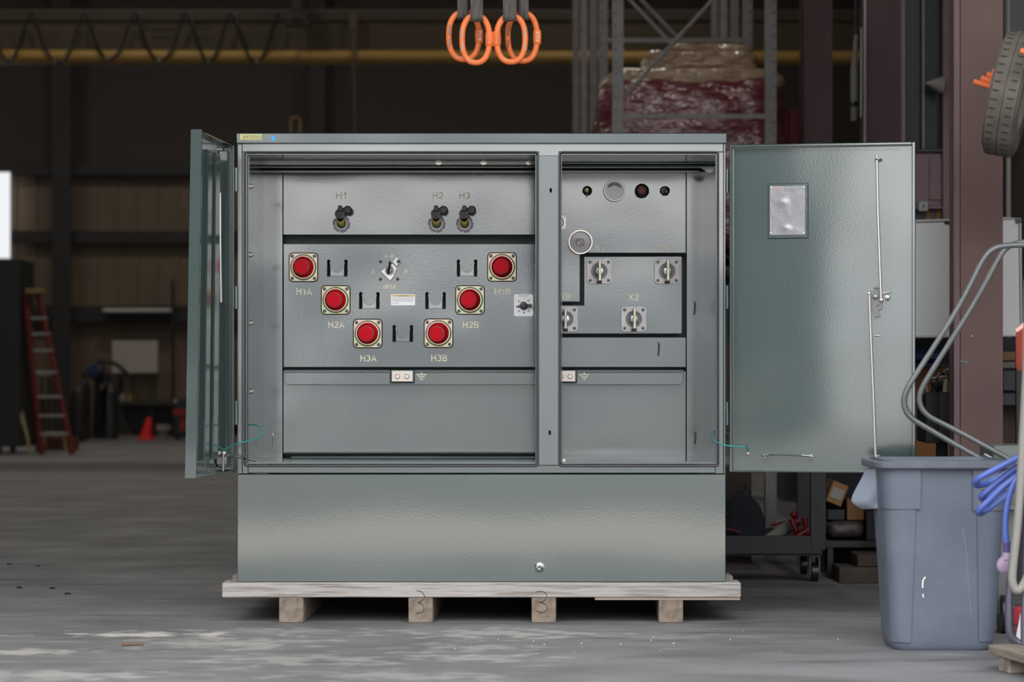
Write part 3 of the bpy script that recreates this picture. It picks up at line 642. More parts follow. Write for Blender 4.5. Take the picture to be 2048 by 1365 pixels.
# ================================================================ DOORS OF THE CABINET
class Frame:
    """door frame of reference : s along the door from the hinge, t across it, z up"""
    def __init__(self, O, ang):
        self.O = Vector(O); self.s = Vector((math.cos(ang), math.sin(ang), 0)); self.t = Vector((-math.sin(ang), math.cos(ang), 0))
        self.M = Matrix(((self.s.x, self.t.x, 0, O[0]), (self.s.y, self.t.y, 0, O[1]), (0,0,1,0), (0,0,0,1)))
    def at(self, px, py, t):
        k = (px-1024)/F; s = (k*(D+self.O.y+t*self.t.y)-self.O.x-t*self.t.x)/(self.s.x-k*self.s.y)
        y = self.O.y+s*self.s.y+t*self.t.y
        return s, EYE-(py-755)*(D+y)/F
    def pt(self, px, py, t):
        s, z = self.at(px, py, t); return Vector((s, t, z))
# ---- right door : swung fully open, its free edge a little nearer to the viewer; t < 0 is towards the viewer
RD = Frame((PX(1459.5,0), -.004, 0), -math.radians(9.6))
LEN, _ = RD.at(1831, 600, -.02); _, ztop = RD.at(1459.5, 291, 0); _, zbot = RD.at(1459.5, 944, 0)
def rpart(name, bm, m=GREEN2, parent=None, **k): return obj(name, bm, m, parent or rdoor, M=RD.M, **k)
bm = BM(); box(bm, .0, LEN, .0, .004, zbot, ztop); 
rdoor = obj('right_door', bm, GREEN2, TR, M=RD.M, label='wide open right door showing its inner face')
WM[rdoor.name] = RD.M
for a, nm in (((0,.013,-.03,0,zbot,ztop),'door_rim'),((LEN-.013,LEN,-.03,0,zbot,ztop),'door_rim'),((.013,LEN-.013,-.03,0,ztop-.011,ztop),'door_rim'),((.013,LEN-.013,-.03,0,zbot,zbot+.004),'door_rim')):
    bm = BM(); box(bm, *a, .0025); rpart(nm, bm)
# lap of the door pan and its thin pressed line
bm = BM(); box(bm, .03, LEN-.055, -.0035, 0, ztop-.0245, ztop-.0232); box(bm, LEN-.0545, LEN-.0525, -.0035, 0, zbot+.03, ztop-.03); rpart('pressed_line', bm)
# nameplate
q0 = RD.at(1536.5, 368, -.006); q1 = RD.at(1615.5, 476, -.006)
bm = BM(); box(bm, q0[0], q1[0], -.009, -.001, q1[1], q0[1], .001); npb = rpart('nameplate_bracket', bm)
bm = BM(); box(bm, q0[0]-.002, q1[0]+.003, -.0015, -.0002, q1[1]-.002, q0[1]+.002); rpart('bracket_weld', bm, DHOLE, npb)
p0 = RD.at(1540, 372.5, -.0095); p1 = RD.at(1610, 469.5, -.0095)
bm = BM(); nx, nz_ = 28, 36
vs = [[bm.verts.new((p0[0]+(p1[0]-p0[0])*i/nx, 0, p1[1]+(p0[1]-p1[1])*j/nz_)) for i in range(nx+1)] for j in range(nz_+1)]
for j in range(nz_):
    for i in range(nx): bm.faces.new((vs[j][i], vs[j][i+1], vs[j+1][i+1], vs[j+1][i]))
for row in vs:
    for v in row:
        u = (v.co.x-p0[0])/(p1[0]-p0[0]); w = 1-(v.co.z-p1[1])/(p0[1]-p1[1])
        b_ = .0022*math.exp(-(((u-.42)/.11)**2+((w-.345)/.075)**2))+.0022*math.exp(-(((u-.50)/.11)**2+((w-.875)/.065)**2))
        v.co.y = -.0098-b_
npl = rpart('nameplate', bm, PLATE, rdoor, label='dented aluminium nameplate with engraved lines')
def rtext(body, px, py, w, h, t, parent, m, name='lettering'):
    s_, z_ = RD.at(px, py, t); k = (D+RD.O.y+s_*RD.s.y)/F
    return text(body, 1, RD.M @ Matrix.Translation((s_, t, z_)), m, parent, name, fit=(w*k, h*k))
NT = mat('engraved_grey', (.22,.215,.235), rough=.5, metal=.3)
rtext('JCL', 1557.5, 380, 13, 6.5, -.0105, npl, ORTX); rtext('ENERGY', 1584.5, 380, 33, 6.5, -.0105, npl, NT)
rtext('111 00', 1563, 423.5, 27, 8, -.0105, npl, NT)
bm = BM()
for k in range(34):
    py = 387+k*2.35
    if 418 < py < 430: xs0 = 1584
    else: xs0 = 1543.5
    x = xs0
    while x < 1606 - (14 if 440 < py else 0):
        w = random.uniform(1.5,6); a_ = RD.at(x, py, -.0102); b2 = RD.at(x+w, py+.7, -.0102)
        if not (((x-1571)/9)**2+((py-405)/8)**2 < 1 or ((x-1576)/9)**2+((py-458)/8)**2 < 1): box(bm, a_[0], b2[0], -.0103, -.0097, a_[1], b2[1])
        x += w+random.uniform(.8,4)
rpart('engraved_lines', bm, NT, npl)
bm = BM(); s_, z_ = RD.at(1599, 449, -.0102); lathe(bm, [(.0088,0),(.0088,.0006),(.0072,.0006),(.0072,0)], 24, Matrix.Translation((s_,-.0098,z_))); lathe(bm, [(.004,0),(.004,.0006),(.0028,.0006),(.0028,0)], 16, Matrix.Translation((s_,-.0098,z_))); rpart('seal_ring', bm, NT, npl)
rtext('pbmo', 1581, 459, 8.5, 2.6, -.0112, npl, mat('small_badge_ink', (.62,.55,.2), rough=.5))
for px, py in ((1542.5,375.5),(1607.5,375),(1541.5,466.5),(1607.5,466.5)):
    s_, z_ = RD.at(px, py, -.0098); bm = BM(); lathe(bm, [(.0035,0),(.003,.002),(0,.0025)], 12, Matrix.Translation((s_,-.0098,z_))); rpart('rivet', bm, BRITE, npl)
# latch rods, latch plate, stay bar
def rt(pts, r, name, m, parent=None, n=12, smooth=0, **k):
    bm = BM(); tube(bm, [RD.pt(*p) for p in pts], r, n, smooth=smooth); return rpart(name, bm, m, parent, **k)
rt([(1753.5,311,-.035),(1755.5,420,-.035),(1760.5,560,-.035),(1762,600,-.035)], .0052, 'upper_latch_rod', BRITE, n=14)
rt([(1738.5,590,-.035),(1741,660,-.035),(1746,780,-.035),(1751,913,-.035)], .0052, 'lower_latch_rod', BRITE, n=14)
for px, py in ((1756.5,318.5),(1752.5,913.5)):
    bm = BM(); a_ = RD.pt(px-5,py,-.032); b2 = RD.pt(px+6,py,-.032); tube(bm, [a_+Vector((0,.03,0)), a_, (a_+b2)/2+Vector((0,-.014,0)), b2, b2+Vector((0,.03,0))], .004, 8, smooth=1)
    rpart('rod_guide', bm, GREEN2)
def rplate(pts, t, th, name, m, holes=(), parent=None, bev=.0006):
    o = [RD.at(x, y, t) for x, y in pts]; hh = [[(RD.at(hx,hy,t)[0]+hr*math.cos(k*.4488), RD.at(hx,hy,t)[1]+hr*math.sin(k*.4488)) for k in range(14)] for hx,hy,hr in holes]
    bm = BM(); plate(bm, o, hh, t, th, bev); return rpart(name, bm, m, parent)
lp = rplate([(1740,583),(1758,580.5),(1764,584),(1766,598),(1764,614),(1766,617),(1757,621.5),(1761,633),(1749,636),(1741,610)], -.028, .004, 'latch_plate', mat('dull_latch_steel',(.20,.20,.21),rough=.5,metal=.5), [(1757,613.5,.0058)])
rplate([(1764,583),(1781,580),(1782,585.5),(1765,590)], -.032, .006, 'latch_arm', STEEL, parent=lp)
rplate([(1747,574),(1759,573.5),(1759,577.5),(1748,578)], -.036, .02, 'latch_tab', mat('olive_plate', (.16,.17,.10), rough=.5), parent=lp)
for px, py, r_, m_ in ((1751,594,.0085,STEEL),(1738,587.5,.006,BRITE),(1762.5,600.5,.0075,BRITE),(1774.5,595,.011,BRITE)):
    s_, z_ = RD.at(px, py, -.03); bm = BM(); lathe(bm, [(r_,-.012),(r_,.006),(r_*.75,.009),(r_*.4,.010),(r_*.4,.014),(0,.015)], 20, Matrix.Translation((s_,-.030,z_))); rpart('latch_bolt', bm, m_, lp)
for px, py, ww in ((1754.5,675,6),):
    a_ = RD.pt(px-ww, py-2, -.001); b2 = RD.pt(px+ww, py-2, -.001); bm = BM(); tube(bm, [a_, (a_+b2)/2+Vector((0,0,.003)), b2], .003, 8, smooth=1); rpart('pressed_mark', bm)
bm = BM(); a_ = RD.pt(1530,909,-.03); b2 = RD.pt(1617,911.5,-.03); o1 = RD.pt(1527,917,0); o2 = RD.pt(1621,918,0)
tube(bm, [RD.pt(1527,915,-.002), RD.pt(1526,914,-.028), a_, b2, RD.pt(1621,915,-.028), RD.pt(1621,918,-.002)], .0042, 10, smooth=1); sb = rpart('stay_bar', bm, GREEN2)
for px, py in ((1528,914),(1620.5,915)):
    bm = BM(); s_, z_ = RD.at(px, py, 0); lathe(bm, [(.011,0),(.011,.012),(.007,.014),(.007,.022),(.011,.024),(.0,.026)], 20, Matrix.Translation((s_,0,z_))); rpart('bar_clip', bm, GREEN2, sb)
# hinges
for py0, py1 in ((339,384),(572,618),(805,851)):
    bm = BM(); pbox(bm, 1451,1457,py0,(py0+py1)/2-.7,-.010,.012,.0015); pbox(bm, 1453,1459.5,(py0+py1)/2+.7,py1,-.010,.012,.0015); cyl(bm, P(1455,py0,-.012), P(1455,py1,-.012), .0055, n=14); part('hinge', bm)
# ground wires
bm = BM(); s1 = RD.M @ RD.pt(1490,893.5,-.04); s2 = RD.M @ RD.pt(1495.5,897,-.02); s3 = RD.M @ RD.pt(1496,905,-.006)
tube(bm, [P(1431.5,860,.06), P(1426.5,864,.04), P(1424,874,.02), P(1430,884,-.02), P(1448,891,-.04), P(1466,893.5,-.05), s1, s2, s3], .0026, 8, smooth=2); part('bonding_wire', bm, WIRE, label='thin teal wire from frame to right door')
bm = BM(); s_, z_ = RD.at(1496, 907.5, 0); lathe(bm, [(.0075,0),(.0075,.006),(.004,.009),(0,.009)], 14, Matrix.Translation((s_,-.001,z_))); rpart('wire_bolt', bm, BRITE)
# ---- left door : folded double leaf standing towards the viewer; t > 0 is its inner side
ax, ay = PX(453,0), 0; k_ = 1/1.068; Ye = D*(k_-1)
bx_ = (384-1024)*(D+Ye)/F
LA = math.atan2(Ye-ay, bx_-ax); LL = math.hypot(bx_-ax, Ye-ay)
LD = Frame((ax, ay, 0), LA); LM = LD.M.copy()
zt2, zb2 = PZ(291.5,0), PZ(943.5,0)
def ltw(bm):    # the leaf sags : its free lower corner hangs outwards
    for v in bm.verts:
        f = max(0, min(1, v.co.x/LL)); w = (zt2-v.co.z)/(zt2-zb2); v.co.y -= .021*f*w
def lpart(name, bm, m=GREEN, parent=None, **k):
    bmesh.ops.subdivide_edges(bm, edges=[e_ for e_ in bm.edges if (e_.verts[0].co-e_.verts[1].co).length > .12], cuts=6, use_grid_fill=True)
    ltw(bm); return obj(name, bm, m, parent or ldoor, M=LD.M, **k)
bm = BM(); box(bm, 0, LL, -.004, 0, zb2, zt2); ldoor = None
bmesh.ops.subdivide_edges(bm, edges=list(bm.edges), cuts=6, use_grid_fill=True); ltw(bm)
ldoor = obj('left_door', bm, GREEN, TR, M=LD.M, label='folded left door seen nearly edge on'); WM[ldoor.name] = LD.M
bm = BM(); box(bm, LL, LL+.0035, -.004, .036, zb2-.002, zt2+.002, .001); lpart('door_edge', bm)
bm = BM(); box(bm, LL-.014, LL-.002, .030, .036, zb2+.02, zt2-.035, .002); lpart('edge_return', bm)
bm = BM(); box(bm, .004, LL, 0, .026, zt2-.004, zt2, .001); lpart('top_rim', bm)
bm = BM(); box(bm, .004, LL, 0, .030, zb2, zb2+.004, .001); lpart('bottom_rim', bm)
bm = BM(); box(bm, 0, .004, 0, .030, zb2, zt2, .001); lpart('hinge_rim', bm)
for s0, s1_, t1 in ((.37,.44,.030),(.26,.335,.034)):
    bm = BM(); box(bm, s0, s1_, 0, t1, zb2+.055, zt2-.055, .004); lpart('stiffening_channel', bm)
bm = BM(); tube(bm, [Vector((.205,.020,zt2-.19)), Vector((.200,.021,zt2-.4)), Vector((.190,.023,zb2+.62))], .0060, 12); lpart('reflection_strip', bm, mat('reflection_white', (.80,.80,.82), rough=.15, metal=.9), label='slim bright strip standing in for a reflection')  # bright reflection on the door leaf, modelled as a slim strip
bm = BM(); box(bm, .07, .14, 0, .036, zb2+.02, zt2-.03, .004); lpart('fold_strip', bm)
bm = BM(); box(bm, .01, .05, 0, .033, zb2+.006, zt2-.01, .003); lpart('hinge_leaf', bm)
bm = BM(); box(bm, .145, .165, .002, .040, zb2+.030, zb2+.062, .004); cyl(bm, Vector((.175,.031,zb2+.008)), Vector((.175,.031,zb2+.070)), .004, n=12); lk = lpart('lower_catch', bm, STEEL)
for s_ in (.014,.032):
    bm = BM(); lathe(bm, [(.0085,0),(.0085,.006),(.006,.012),(0,.014)], 16, Matrix.Translation((.165,s_,zb2+.073)) @ Matrix.Rotation(math.pi/2,4,'Z')); lpart('catch_bolt', bm, BRITE, lk)
for py0, py1 in ((336,383),(573,618),(802,850)):
    bm = BM(); cyl(bm, P(472,py0,-.006), P(472,py1,-.006), .0055, n=14); box(bm, PX(466,0), PX(476,0), -.004, .006, PZ(py1,0), PZ(py0,0), .001); part('hinge', bm)
w0 = LD.M @ Vector((.16,.026,zb2+.085))
bm = BM(); tube(bm, [P(497,850,.03), P(508,850,.0), P(519,853,-.06), P(524,863,-.1), P(519,874,-.14), P(502,882,-.18), P(480,886,-.2), P(463,892,-.18), w0], .0026, 8, smooth=2); part('bonding_wire', bm, WIRE, label='thin teal wire looping to left door')
bm = BM(); tube(bm, [w0, P(444,899,-.2), P(437,893,-.24), P(429,889,-.3)], .0024, 8, smooth=1); part('bonding_wire', bm, WIRE)
bm = BM(); tube(bm, [P(457,911,-.12), P(480,916,-.04), P(505,921,.05), P(519,924,.12)], .0035, 8, smooth=1); part('stay_rod', bm, GREEN)

# ================================================================ TIMBER PALLET
PY0 = -.035
PA = thing('timber_pallet', 'grey weathered timber pallet of planks on four square posts under the cabinet', 'pallet', (PX(963,PY0), .4, 0))
zt3, zb3 = PZ(1166.4, PY0), PZ(1196, PY0)
xa3, xb3 = PX(444,PY0), PX(1482,PY0)
def wood(bm, j=.0015):
    bmesh.ops.subdivide_edges(bm, edges=[e_ for e_ in bm.edges if e_.calc_length() > .5], cuts=26, use_grid_fill=True)
    for v in bm.verts:
        v.co += Vector((0, 1, 1))*j*2*(noise.noise(v.co*7)) 
for k, (y0, y1, dx) in enumerate(((PY0, PY0+.135, 0), (.125,.262,-.012), (.29,.425,.0), (.46,.60,-.016), (.625,.76,0), (.80,.94,-.02), (.98,1.12,.0), (1.14,1.27,-.03))):
    bm = BM(); box(bm, xa3+abs(dx)*1.5, xb3+dx*(1+k*.3), y0, y1, zb3+.0005, zt3 if k == 0 else zt3-.0005, .003); wood(bm, .0004)
    obj('deck_plank', bm, WOOD, PA)
bm = BM(); box(bm, PX(1190,PY0), xb3-.002, PY0+.008, PY0+.10, zb3-.010, zb3+.001, .001); obj('lower_batten', bm, mat('tan_batten', (.42,.33,.26), rough=.85), PA)
for k, x in enumerate((582, 841, 1087.5, 1342)):
    zp = zb3-.0005 if k < 3 else zb3-.010
    bm = BM(); w = 24.3*S(PY0); box(bm, -w, w, -.0, 1.20, 0, zb3-.0005 if k < 3 else zb3-.0105, .003)
    ps = obj('support_post', bm, WOODE, PA, M=Matrix.Translation((PX(x,PY0-.0), PY0+.002, 0)) @ Matrix.Rotation(math.radians(-1.6),4,'Z'))
    if k in (1,2):     # handwritten 3 running over plank edge and post
        bm = BM(); X0 = x-1 if k == 1 else x-2; yy = PY0-.0008
        if k == 1: a1 = [(833,1182),(841,1183),(848,1189),(849.5,1195.5)]; b1 = [(849,1198),(842,1203.5),(834,1206.5),(843,1208),(849.5,1216),(845,1226),(833,1228)]
        else: a1 = [(1071,1184.5),(1082,1183),(1090,1185.5),(1094,1191),(1092.5,1195.5)]; b1 = [(1092,1199),(1084,1205),(1074,1206),(1086,1206),(1094,1213),(1095,1219),(1088,1226),(1080,1226),(1073,1222)]
        tube(bm, [P(px,py,yy) for px,py in a1], .0011, 6, smooth=2); obj('handwritten_mark', bm, MARK, PA, label='dark handwritten numeral stroke')
        bm = BM(); tube(bm, [P(px,py,yy+.002) for px,py in b1], .0011, 6, smooth=2); obj('handwritten_mark', bm, MARK, PA)
# ================================================================ LIFTING RINGS AND SLINGS
def ring(cx, cy, w, h, r, Y, yaw, tagside, label, tm):
    c = P(cx, cy, Y); t = thing('lifting_ring', label, 'lifting ring', c, 'orange lifting rings')
    M = Matrix.Translation(c) @ Matrix.Rotation(math.radians(yaw), 4, 'Z')
    W2, H2 = w/2*S(Y)-r, h/2*S(Y)-r; n = 56; pts = []
    for k in range(n):
        a_ = k*2*math.pi/n; ex = 2.35; ca, sa = math.cos(a_), math.sin(a_)
        pts.append(Vector((W2*math.copysign(abs(ca)**(2/ex), ca), 0, H2*math.copysign(abs(sa)**(2/ex), sa))))
    bm = BM(); tube(bm, pts, r, 16, closed=True); obj('ring_body', bm, ORANGE, t, M=M)
    bm = BM(); x = tagside*W2; tube(bm, [Vector((x,0,z)) for z in (-.028,-.024,-.012,0,.012,.024,.028)], r, 18, rf=lambda u: 1.02+.42*math.sin(math.pi*min(1,max(0,u)))**.6)
    sw_ = obj('weld_swell', bm, ORANGE, t, M=M)
    bm = BM(); box(bm, x-.0075, x+.0075, -r*1.47, -r*1.3, -.020, .019, .002); obj('stamped_tag', bm, tm, sw_, M=M)
    bm = BM()
    for z in (.006,-.002,-.010): box(bm, x-.005, x+.004+random.uniform(-.002,.002), -r*1.485, -r*1.46, z, z+.004)
    obj('tag_lettering', bm, mat('tag_ink', (.50,.13,.06), rough=.6), sw_, M=M)
    for s_, z0_, z1_ in ((-tagside, .001, .040), (-tagside, -.045, -.012)):
        bm = BM(); tube(bm, [Vector((s_*W2+.001*s_, -r*.86, z0_)), Vector((s_*W2, -r*.90, (z0_+z1_)/2)), Vector((s_*W2-.001*s_, -r*.86, z1_))], .0028, 8); obj('worn_patch', bm, WORN, t, M=M)
    bm = BM(); tube(bm, [Vector((W2*math.cos(q)*.98, -r*.84, H2*math.sin(q)*.99)) for q in (-2.2,-2.0,-1.8,-1.6)], .0018, 8); obj('worn_patch', bm, WORN, t, M=M)
    return t
ring(951.5, 78.5, 67, 106, .0112, -.03, 0, 1, 'orange steel lifting ring, second from the left, in front on the left sling', ORANGE)
ring(928, 72, 73, 106, .0112, .04, 6, 1, 'leftmost orange steel lifting ring, with pale tag, hanging behind its neighbour', TAG)
ring(1022, 78, 69, 104, .0112, -.03, 0, -1, 'orange steel lifting ring, third from the left, in front on the right sling', ORANGE)
ring(1045, 74, 71, 108, .0112, .04, 6, 1, 'rightmost orange steel lifting ring, hanging behind its neighbour', mat('faded_orange_tag', (.76,.36,.18), rough=.5))
ZB = 3.05
for x0, x1, yb, Y, lab in ((915,937,39,.04,'grey webbing sling, leftmost, holding the rear left ring'),(941,966,44,-.03,'grey webbing sling, second from the left, holding the front left ring'),(1006,1033,43,-.03,'grey webbing sling, third from the left, holding the front right ring'),(1036,1057,41,.04,'grey webbing sling, rightmost, holding the rear right ring')):
    t = thing('lifting_sling', lab, 'sling', (PX((x0+x1)/2,Y), Y, ZB), 'grey webbing slings')
    bm = BM(); z = PZ(yb,Y); xa, xb = PX(x0,Y), PX(x1,Y)
    n = 10; pr = []
    for k in range(n+1):
        a_ = math.pi*k/n; pr.append((Y-.022*math.cos(a_), z+.024-.022*math.sin(a_)))
    prof = [(Y-.022, ZB)]+[(Y-.022, z+.3), (Y-.024, z+.12)]+pr+[(Y+.024, z+.12),(Y+.022,z+.3),(Y+.022, ZB)]
    vv = [[bm.verts.new((xa+(xb-xa)*i/3+.0012*math.sin(j*2.1+i), y, zz)) for i in range(4)] for j, (y, zz) in enumerate(prof)]
    for j in range(len(vv)-1):
        for i in range(3): bm.faces.new((vv[j][i], vv[j][i+1], vv[j+1][i+1], vv[j+1][i]))
    o = obj('webbing', bm, SLING, t); md = o.modifiers.new('th','SOLIDIFY'); md.thickness = .005; md.offset = 0
t = thing('spreader_beam', 'steel spreader beam above the four slings, hung from the roof', 'lifting beam', (PX(985,0), 0, ZB))
bm = BM(); box(bm, PX(900), PX(1072), -.09, .10, ZB, ZB+.12, .004); obj('beam_body', bm, CRANEY, t)
bm = BM(); cyl(bm, (PX(985), 0, ZB+.12), (PX(985), 0, 8.4), .02, n=10); obj('hoist_rope', bm, DSTEEL, t)
# ================================================================ BIN ON THE RIGHT
YB = -.976
def bin_():
    cx = PX(1893,YB); t = thing('waste_bin', 'large square blue-grey plastic bin with raised corner panels, on the floor at the right', 'bin', (cx, YB+.27, 0))
    s = S(YB)
    def half(z):            # half width of the body at height z
        py = 755+(EYE-z)/s
        pts = ((924,124),(938,123),(1018,119),(1100,114),(1200,108),(1270,105),(1299,101),(1306,95))
        for (a,wa),(b,wb) in zip(pts, pts[1:]):
            if py <= b: return (wa+(wb-wa)*max(0,(py-a))/(b-a))*s
        return pts[-1][1]*s
    cy = YB+109*s
    def hd(z): return half(z)*.88
    def ringz(bm, z, grow=0., rad=.055, n=7):
        w = half(z)+grow; h = hd(z)+grow; return [bm.verts.new((cx+x, cy+y, z)) for x, y in rrect(2*w, 2*h, rad, n)]
    bm = BM(); prev = None; zs = [PZ(p,YB) for p in (1305,1302,1296,1285,1270,1230,1200,1150,1100,1050,1018,980,935,921)]
    for z in zs:
        r = ringz(bm, z)
        if prev:
            for k in range(len(r)): bm.faces.new((prev[k], prev[(k+1)%len(r)], r[(k+1)%len(r)], r[k]))
        else: bm.faces.new(r[::-1])
        prev = r
    inner = ringz(bm, zs[-1], -.006)
    for k in range(len(r)): bm.faces.new((prev[k], prev[(k+1)%len(r)], inner[(k+1)%len(r)], inner[k]))
    prev = inner
    for z in (PZ(1100,YB), PZ(1295,YB)):
        r = ringz(bm, z, -.006)
        for k in range(len(r)): bm.faces.new((prev[k], prev[(k+1)%len(r)], r[(k+1)%len(r)], r[k]))
        prev = r
    bm.faces.new(prev)
    obj('bin_body', bm, BIN, t)
    bm = BM(); zt_, z1_ = PZ(923,YB), PZ(938,YB); W_ = 142*s
    o = [rrect(2*w, 2*w-.058, .065, 8) for w in (W_-.003, W_, W_, W_-.004, W_-.020, W_-.020)]
    zz = (z1_, z1_+.004, zt_-.005, zt_, zt_-.001, z1_)
    rr = [[bm.verts.new((cx+x, cy+y, z)) for x, y in q] for q, z in zip(o, zz)]
    for a, b in zip(rr, rr[1:]+rr[:1]):
        for k in range(len(a)): bm.faces.new((a[k], a[(k+1)%len(a)], b[(k+1)%len(a)], b[k]))
    obj('rim', bm, BINRIM, t)
    # raised panels wrapping the corners: wide upper block and a narrower one below
    def wrap(name, a0, a1, py0, py1, grow, bot_dx=0):
        """shell over the perimeter between x offsets a0..a1 (px from the bin centre) on the front, wrapping round the side"""
        bm = BM(); side = -1 if a0 < 0 else 1; rows = []
        inn = a1 if side < 0 else a0
        nn = 8
        for j in range(nn+1):
            py = py0+(py1-py0)*j/nn; z = PZ(py,YB); w = half(z)+grow; h = hd(z)+grow; rad = .058
            xi = (inn+bot_dx*j/nn)*s
            loop = [(xi, -h)]
            loop += [(side*(w-rad)+side*rad*math.sin(q), -h+rad-rad*math.cos(q)) for q in [k*math.pi/2/8 for k in range(9)]]
            loop += [(side*w, -h+.13)]
            rows.append([(cx+x, cy+y, z) for x, y in loop])
        out = [[bm.verts.new(v) for v in r] for r in rows]
        for a, b in zip(out, out[1:]):
            for k in range(len(a)-1): bm.faces.new((a[k], a[k+1], b[k+1], b[k]))
        g = bmesh.ops.extrude_face_region(bm, geom=bm.faces[:])
        vs = [v for v in g['geom'] if isinstance(v, bmesh.types.BMVert)]
        for v in vs:
            dx, dy = v.co.x-cx, v.co.y-cy; v.co.x -= math.copysign(min(grow+.004, abs(dx)), dx)*(1 if abs(dx) > hd(v.co.z)*.8 else 0); v.co.y += (grow+.004)*(1 if dy < -hd(v.co.z)*.55 else 0)
        es = [e_ for e_ in bm.edges if e_.is_manifold and e_.calc_face_angle(0) > 1.2]
        bmesh.ops.bevel(bm, geom=es, offset=.0022, segments=2, affect='EDGES')
        return obj(name, bm, BIN, t)
    wrap('corner_panel', -150, -52, 938, 1019, .0075); wrap('corner_panel', 53, 150, 938, 1022, .0075)
    wrap('corner_rib', -150, -61, 1019, 1288, .0045, -8); wrap('corner_rib', 62, 150, 1022, 1286, .0045, 6)
    # handle flap at the left
    bm = BM(); out = []
    pts = [((1731,936),(1745,936)),((1722,955),(1745,955)),((1711,975),(1746,975)),((1703,992),(1747,992)),((1700,1003),(1748,1003)),((1706,1010),(1749,1010)),((1716,1017),(1749,1014)),((1727,1021),(1750,1017))]
    for i, (a, b) in enumerate(pts):
        a = P(*a, YB+.25); b = P(b[0]+16, b[1], YB+.20)
        out.append([bm.verts.new(a.lerp(b, k/6)+Vector((0, -.013*math.sin(k/6*math.pi)-.004*math.sin(i*1.3+k), 0))) for k in range(7)])
    for a, b in zip(out, out[1:]):
        for k in range(6): bm.faces.new((a[k], a[k+1], b[k+1], b[k]))
    fl = obj('handle_flap', bm, BINHAND, t); md = fl.modifiers.new('t','SOLIDIFY'); md.thickness = .006
    md = fl.modifiers.new('s','SUBSURF'); md.levels = 1; md.render_levels = 2
    # scratches and drips on the front
    def scr(pts, r, m, lab):
        bm = BM(); q = []
        for px, py in pts:
            z = PZ(py,YB); y = cy-hd(z)-.0006; sc = (D+y)/F; q.append(Vector(((px-1024)*sc, y, z)))
        tube(bm, q, r, 6, smooth=1); obj(lab, bm, m, t)
    scr([(1851,1156),(1846,1162),(1845,1175),(1845.5,1178)], .0028, CHALK, 'paint_drip'); scr([(1846,1190),(1846.5,1197)], .0026, CHALK, 'paint_drip')
    scr([(1926,1058),(1934,1120),(1942,1240)], .0003, SCR, 'scratch')
    return t
bin_()
# ================================================================ HAND CART BEHIND THE BIN
t = thing('hand_cart', 'grey cart with two bent tubular handles, standing behind the bin', 'cart', (PX(2080,-.3), -.25, 0))
def path(pts, Y): return [P(x, y, Y) for x, y in pts]
for pts, Y in (([(2110,489),(2040,490),(2013,491.5),(1995,494),(1978,503),(1962,526),(1936,580),(1906,634),(1862,703),(1830,752),(1815,776),(1806.5,800),(1811,824),(1826,840),(1848,853),(1900,884),(1990,934),(2080,984)], -.36),
               ([(2110,480),(2050,484),(2030,487),(2012,496),(2000,512),(1970,569),(1941,619),(1906,675),(1862,745),(1847,770),(1837.5,793),(1841,815),(1855,832),(1873,842),(1906,858),(1960,887),(2020,920),(2090,960)], -.26)):
    bm = BM(); tube(bm, path(pts, Y), 5.6*S(Y), 14, smooth=2); obj('handle', bm, TUBE, t)
bm = BM(); pbox(bm, 1987, 2200, 891, 1010, -.18, .08, .004); obj('cart_box', bm, TUBE, t)
bm = BM(); pbox(bm, 1985, 2210, 1010, 1022, -.45, .10, .004); obj('cart_deck', bm, TUBE, t)
bm = BM()
tube(bm, path([(1968,909),(1990,921),(2080,973)], -.30), 3*S(-.3), 8); obj('brace', bm, ALU, t)
for px, Y in ((2010,-.38),(2190,-.38),(2010,.04),(2190,.04)):
    bm = BM(); z = .07; x = PX(px,Y); cyl(bm, (x-.02,Y,z), (x+.02,Y,z), .07, n=24); w = obj('wheel', bm, BLK, t)
    bm = BM(); box(bm, x-.028, x+.028, Y-.02, Y+.02, z, PZ(1021,-.45)); obj('caster_fork', bm, TUBE, w)
# ================================================================ STEEL COLUMNS AND THE WALL BEHIND THEM
def column(name, label, px0, px1, Y, flange=0., mt=PRIMER, dep=.26):
    x0, x1 = PX(px0,Y), PX(px1,Y); t = thing(name, label, 'column', ((x0+x1)/2, Y, 0), 'red-brown steel columns')
    bm = BM(); box(bm, x0, x1, Y, Y+.014, 0, 8.39, .001); box(bm, (x0+x1)/2-.006, (x0+x1)/2+.006, Y+.014, Y+dep-.014, 0, 8.39); box(bm, x0, x1, Y+dep-.014, Y+dep, 0, 8.39); obj('steel_section', bm, mt, t)
    if flange:
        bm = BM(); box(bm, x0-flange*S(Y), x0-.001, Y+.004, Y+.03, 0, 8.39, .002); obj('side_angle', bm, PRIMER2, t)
    bm = BM(); box(bm, x0-.05, x1+.05, Y-.05, Y+dep+.05, 0, .02); obj('base_plate', bm, mt, t)
    return t
C1 = column('steel_column', 'wide red-brown steel column nearest the viewer, behind the bin', 1921, 2006, 1.2, 13)
bm = BM()
for pts in ([(1951,628),(1944,660),(1942,672)],[(1960,648),(1956,648),(1952,649)],[(1951,650),(1957,671)]): tube(bm, [P(x,y,1.1985) for x,y in pts], .0008, 5)
obj('paint_run', bm, mat('dry_paint_run', (.20,.17,.12), rough=.7), C1)
bm = BM(); lathe(bm, [(.006,0),(.004,.006),(0,.007)], 10, Matrix.Translation(P(1943.5,673,1.199))); obj('drip_blob', bm, mat('tan_blob', (.42,.36,.24), rough=.7), C1)
bm = BM(); plate(bm, polyp([(1918,723),(1936,720),(1936,728),(1931,731),(1930,727),(1919,725)],1.196), (), 1.196, .003); obj('bent_clip', bm, DSTEEL, C1)
column('steel_column', 'dark red-brown steel column left of the glazed panel, third nearest', 1733, 1803, 5.6, 0, PRIMER2)
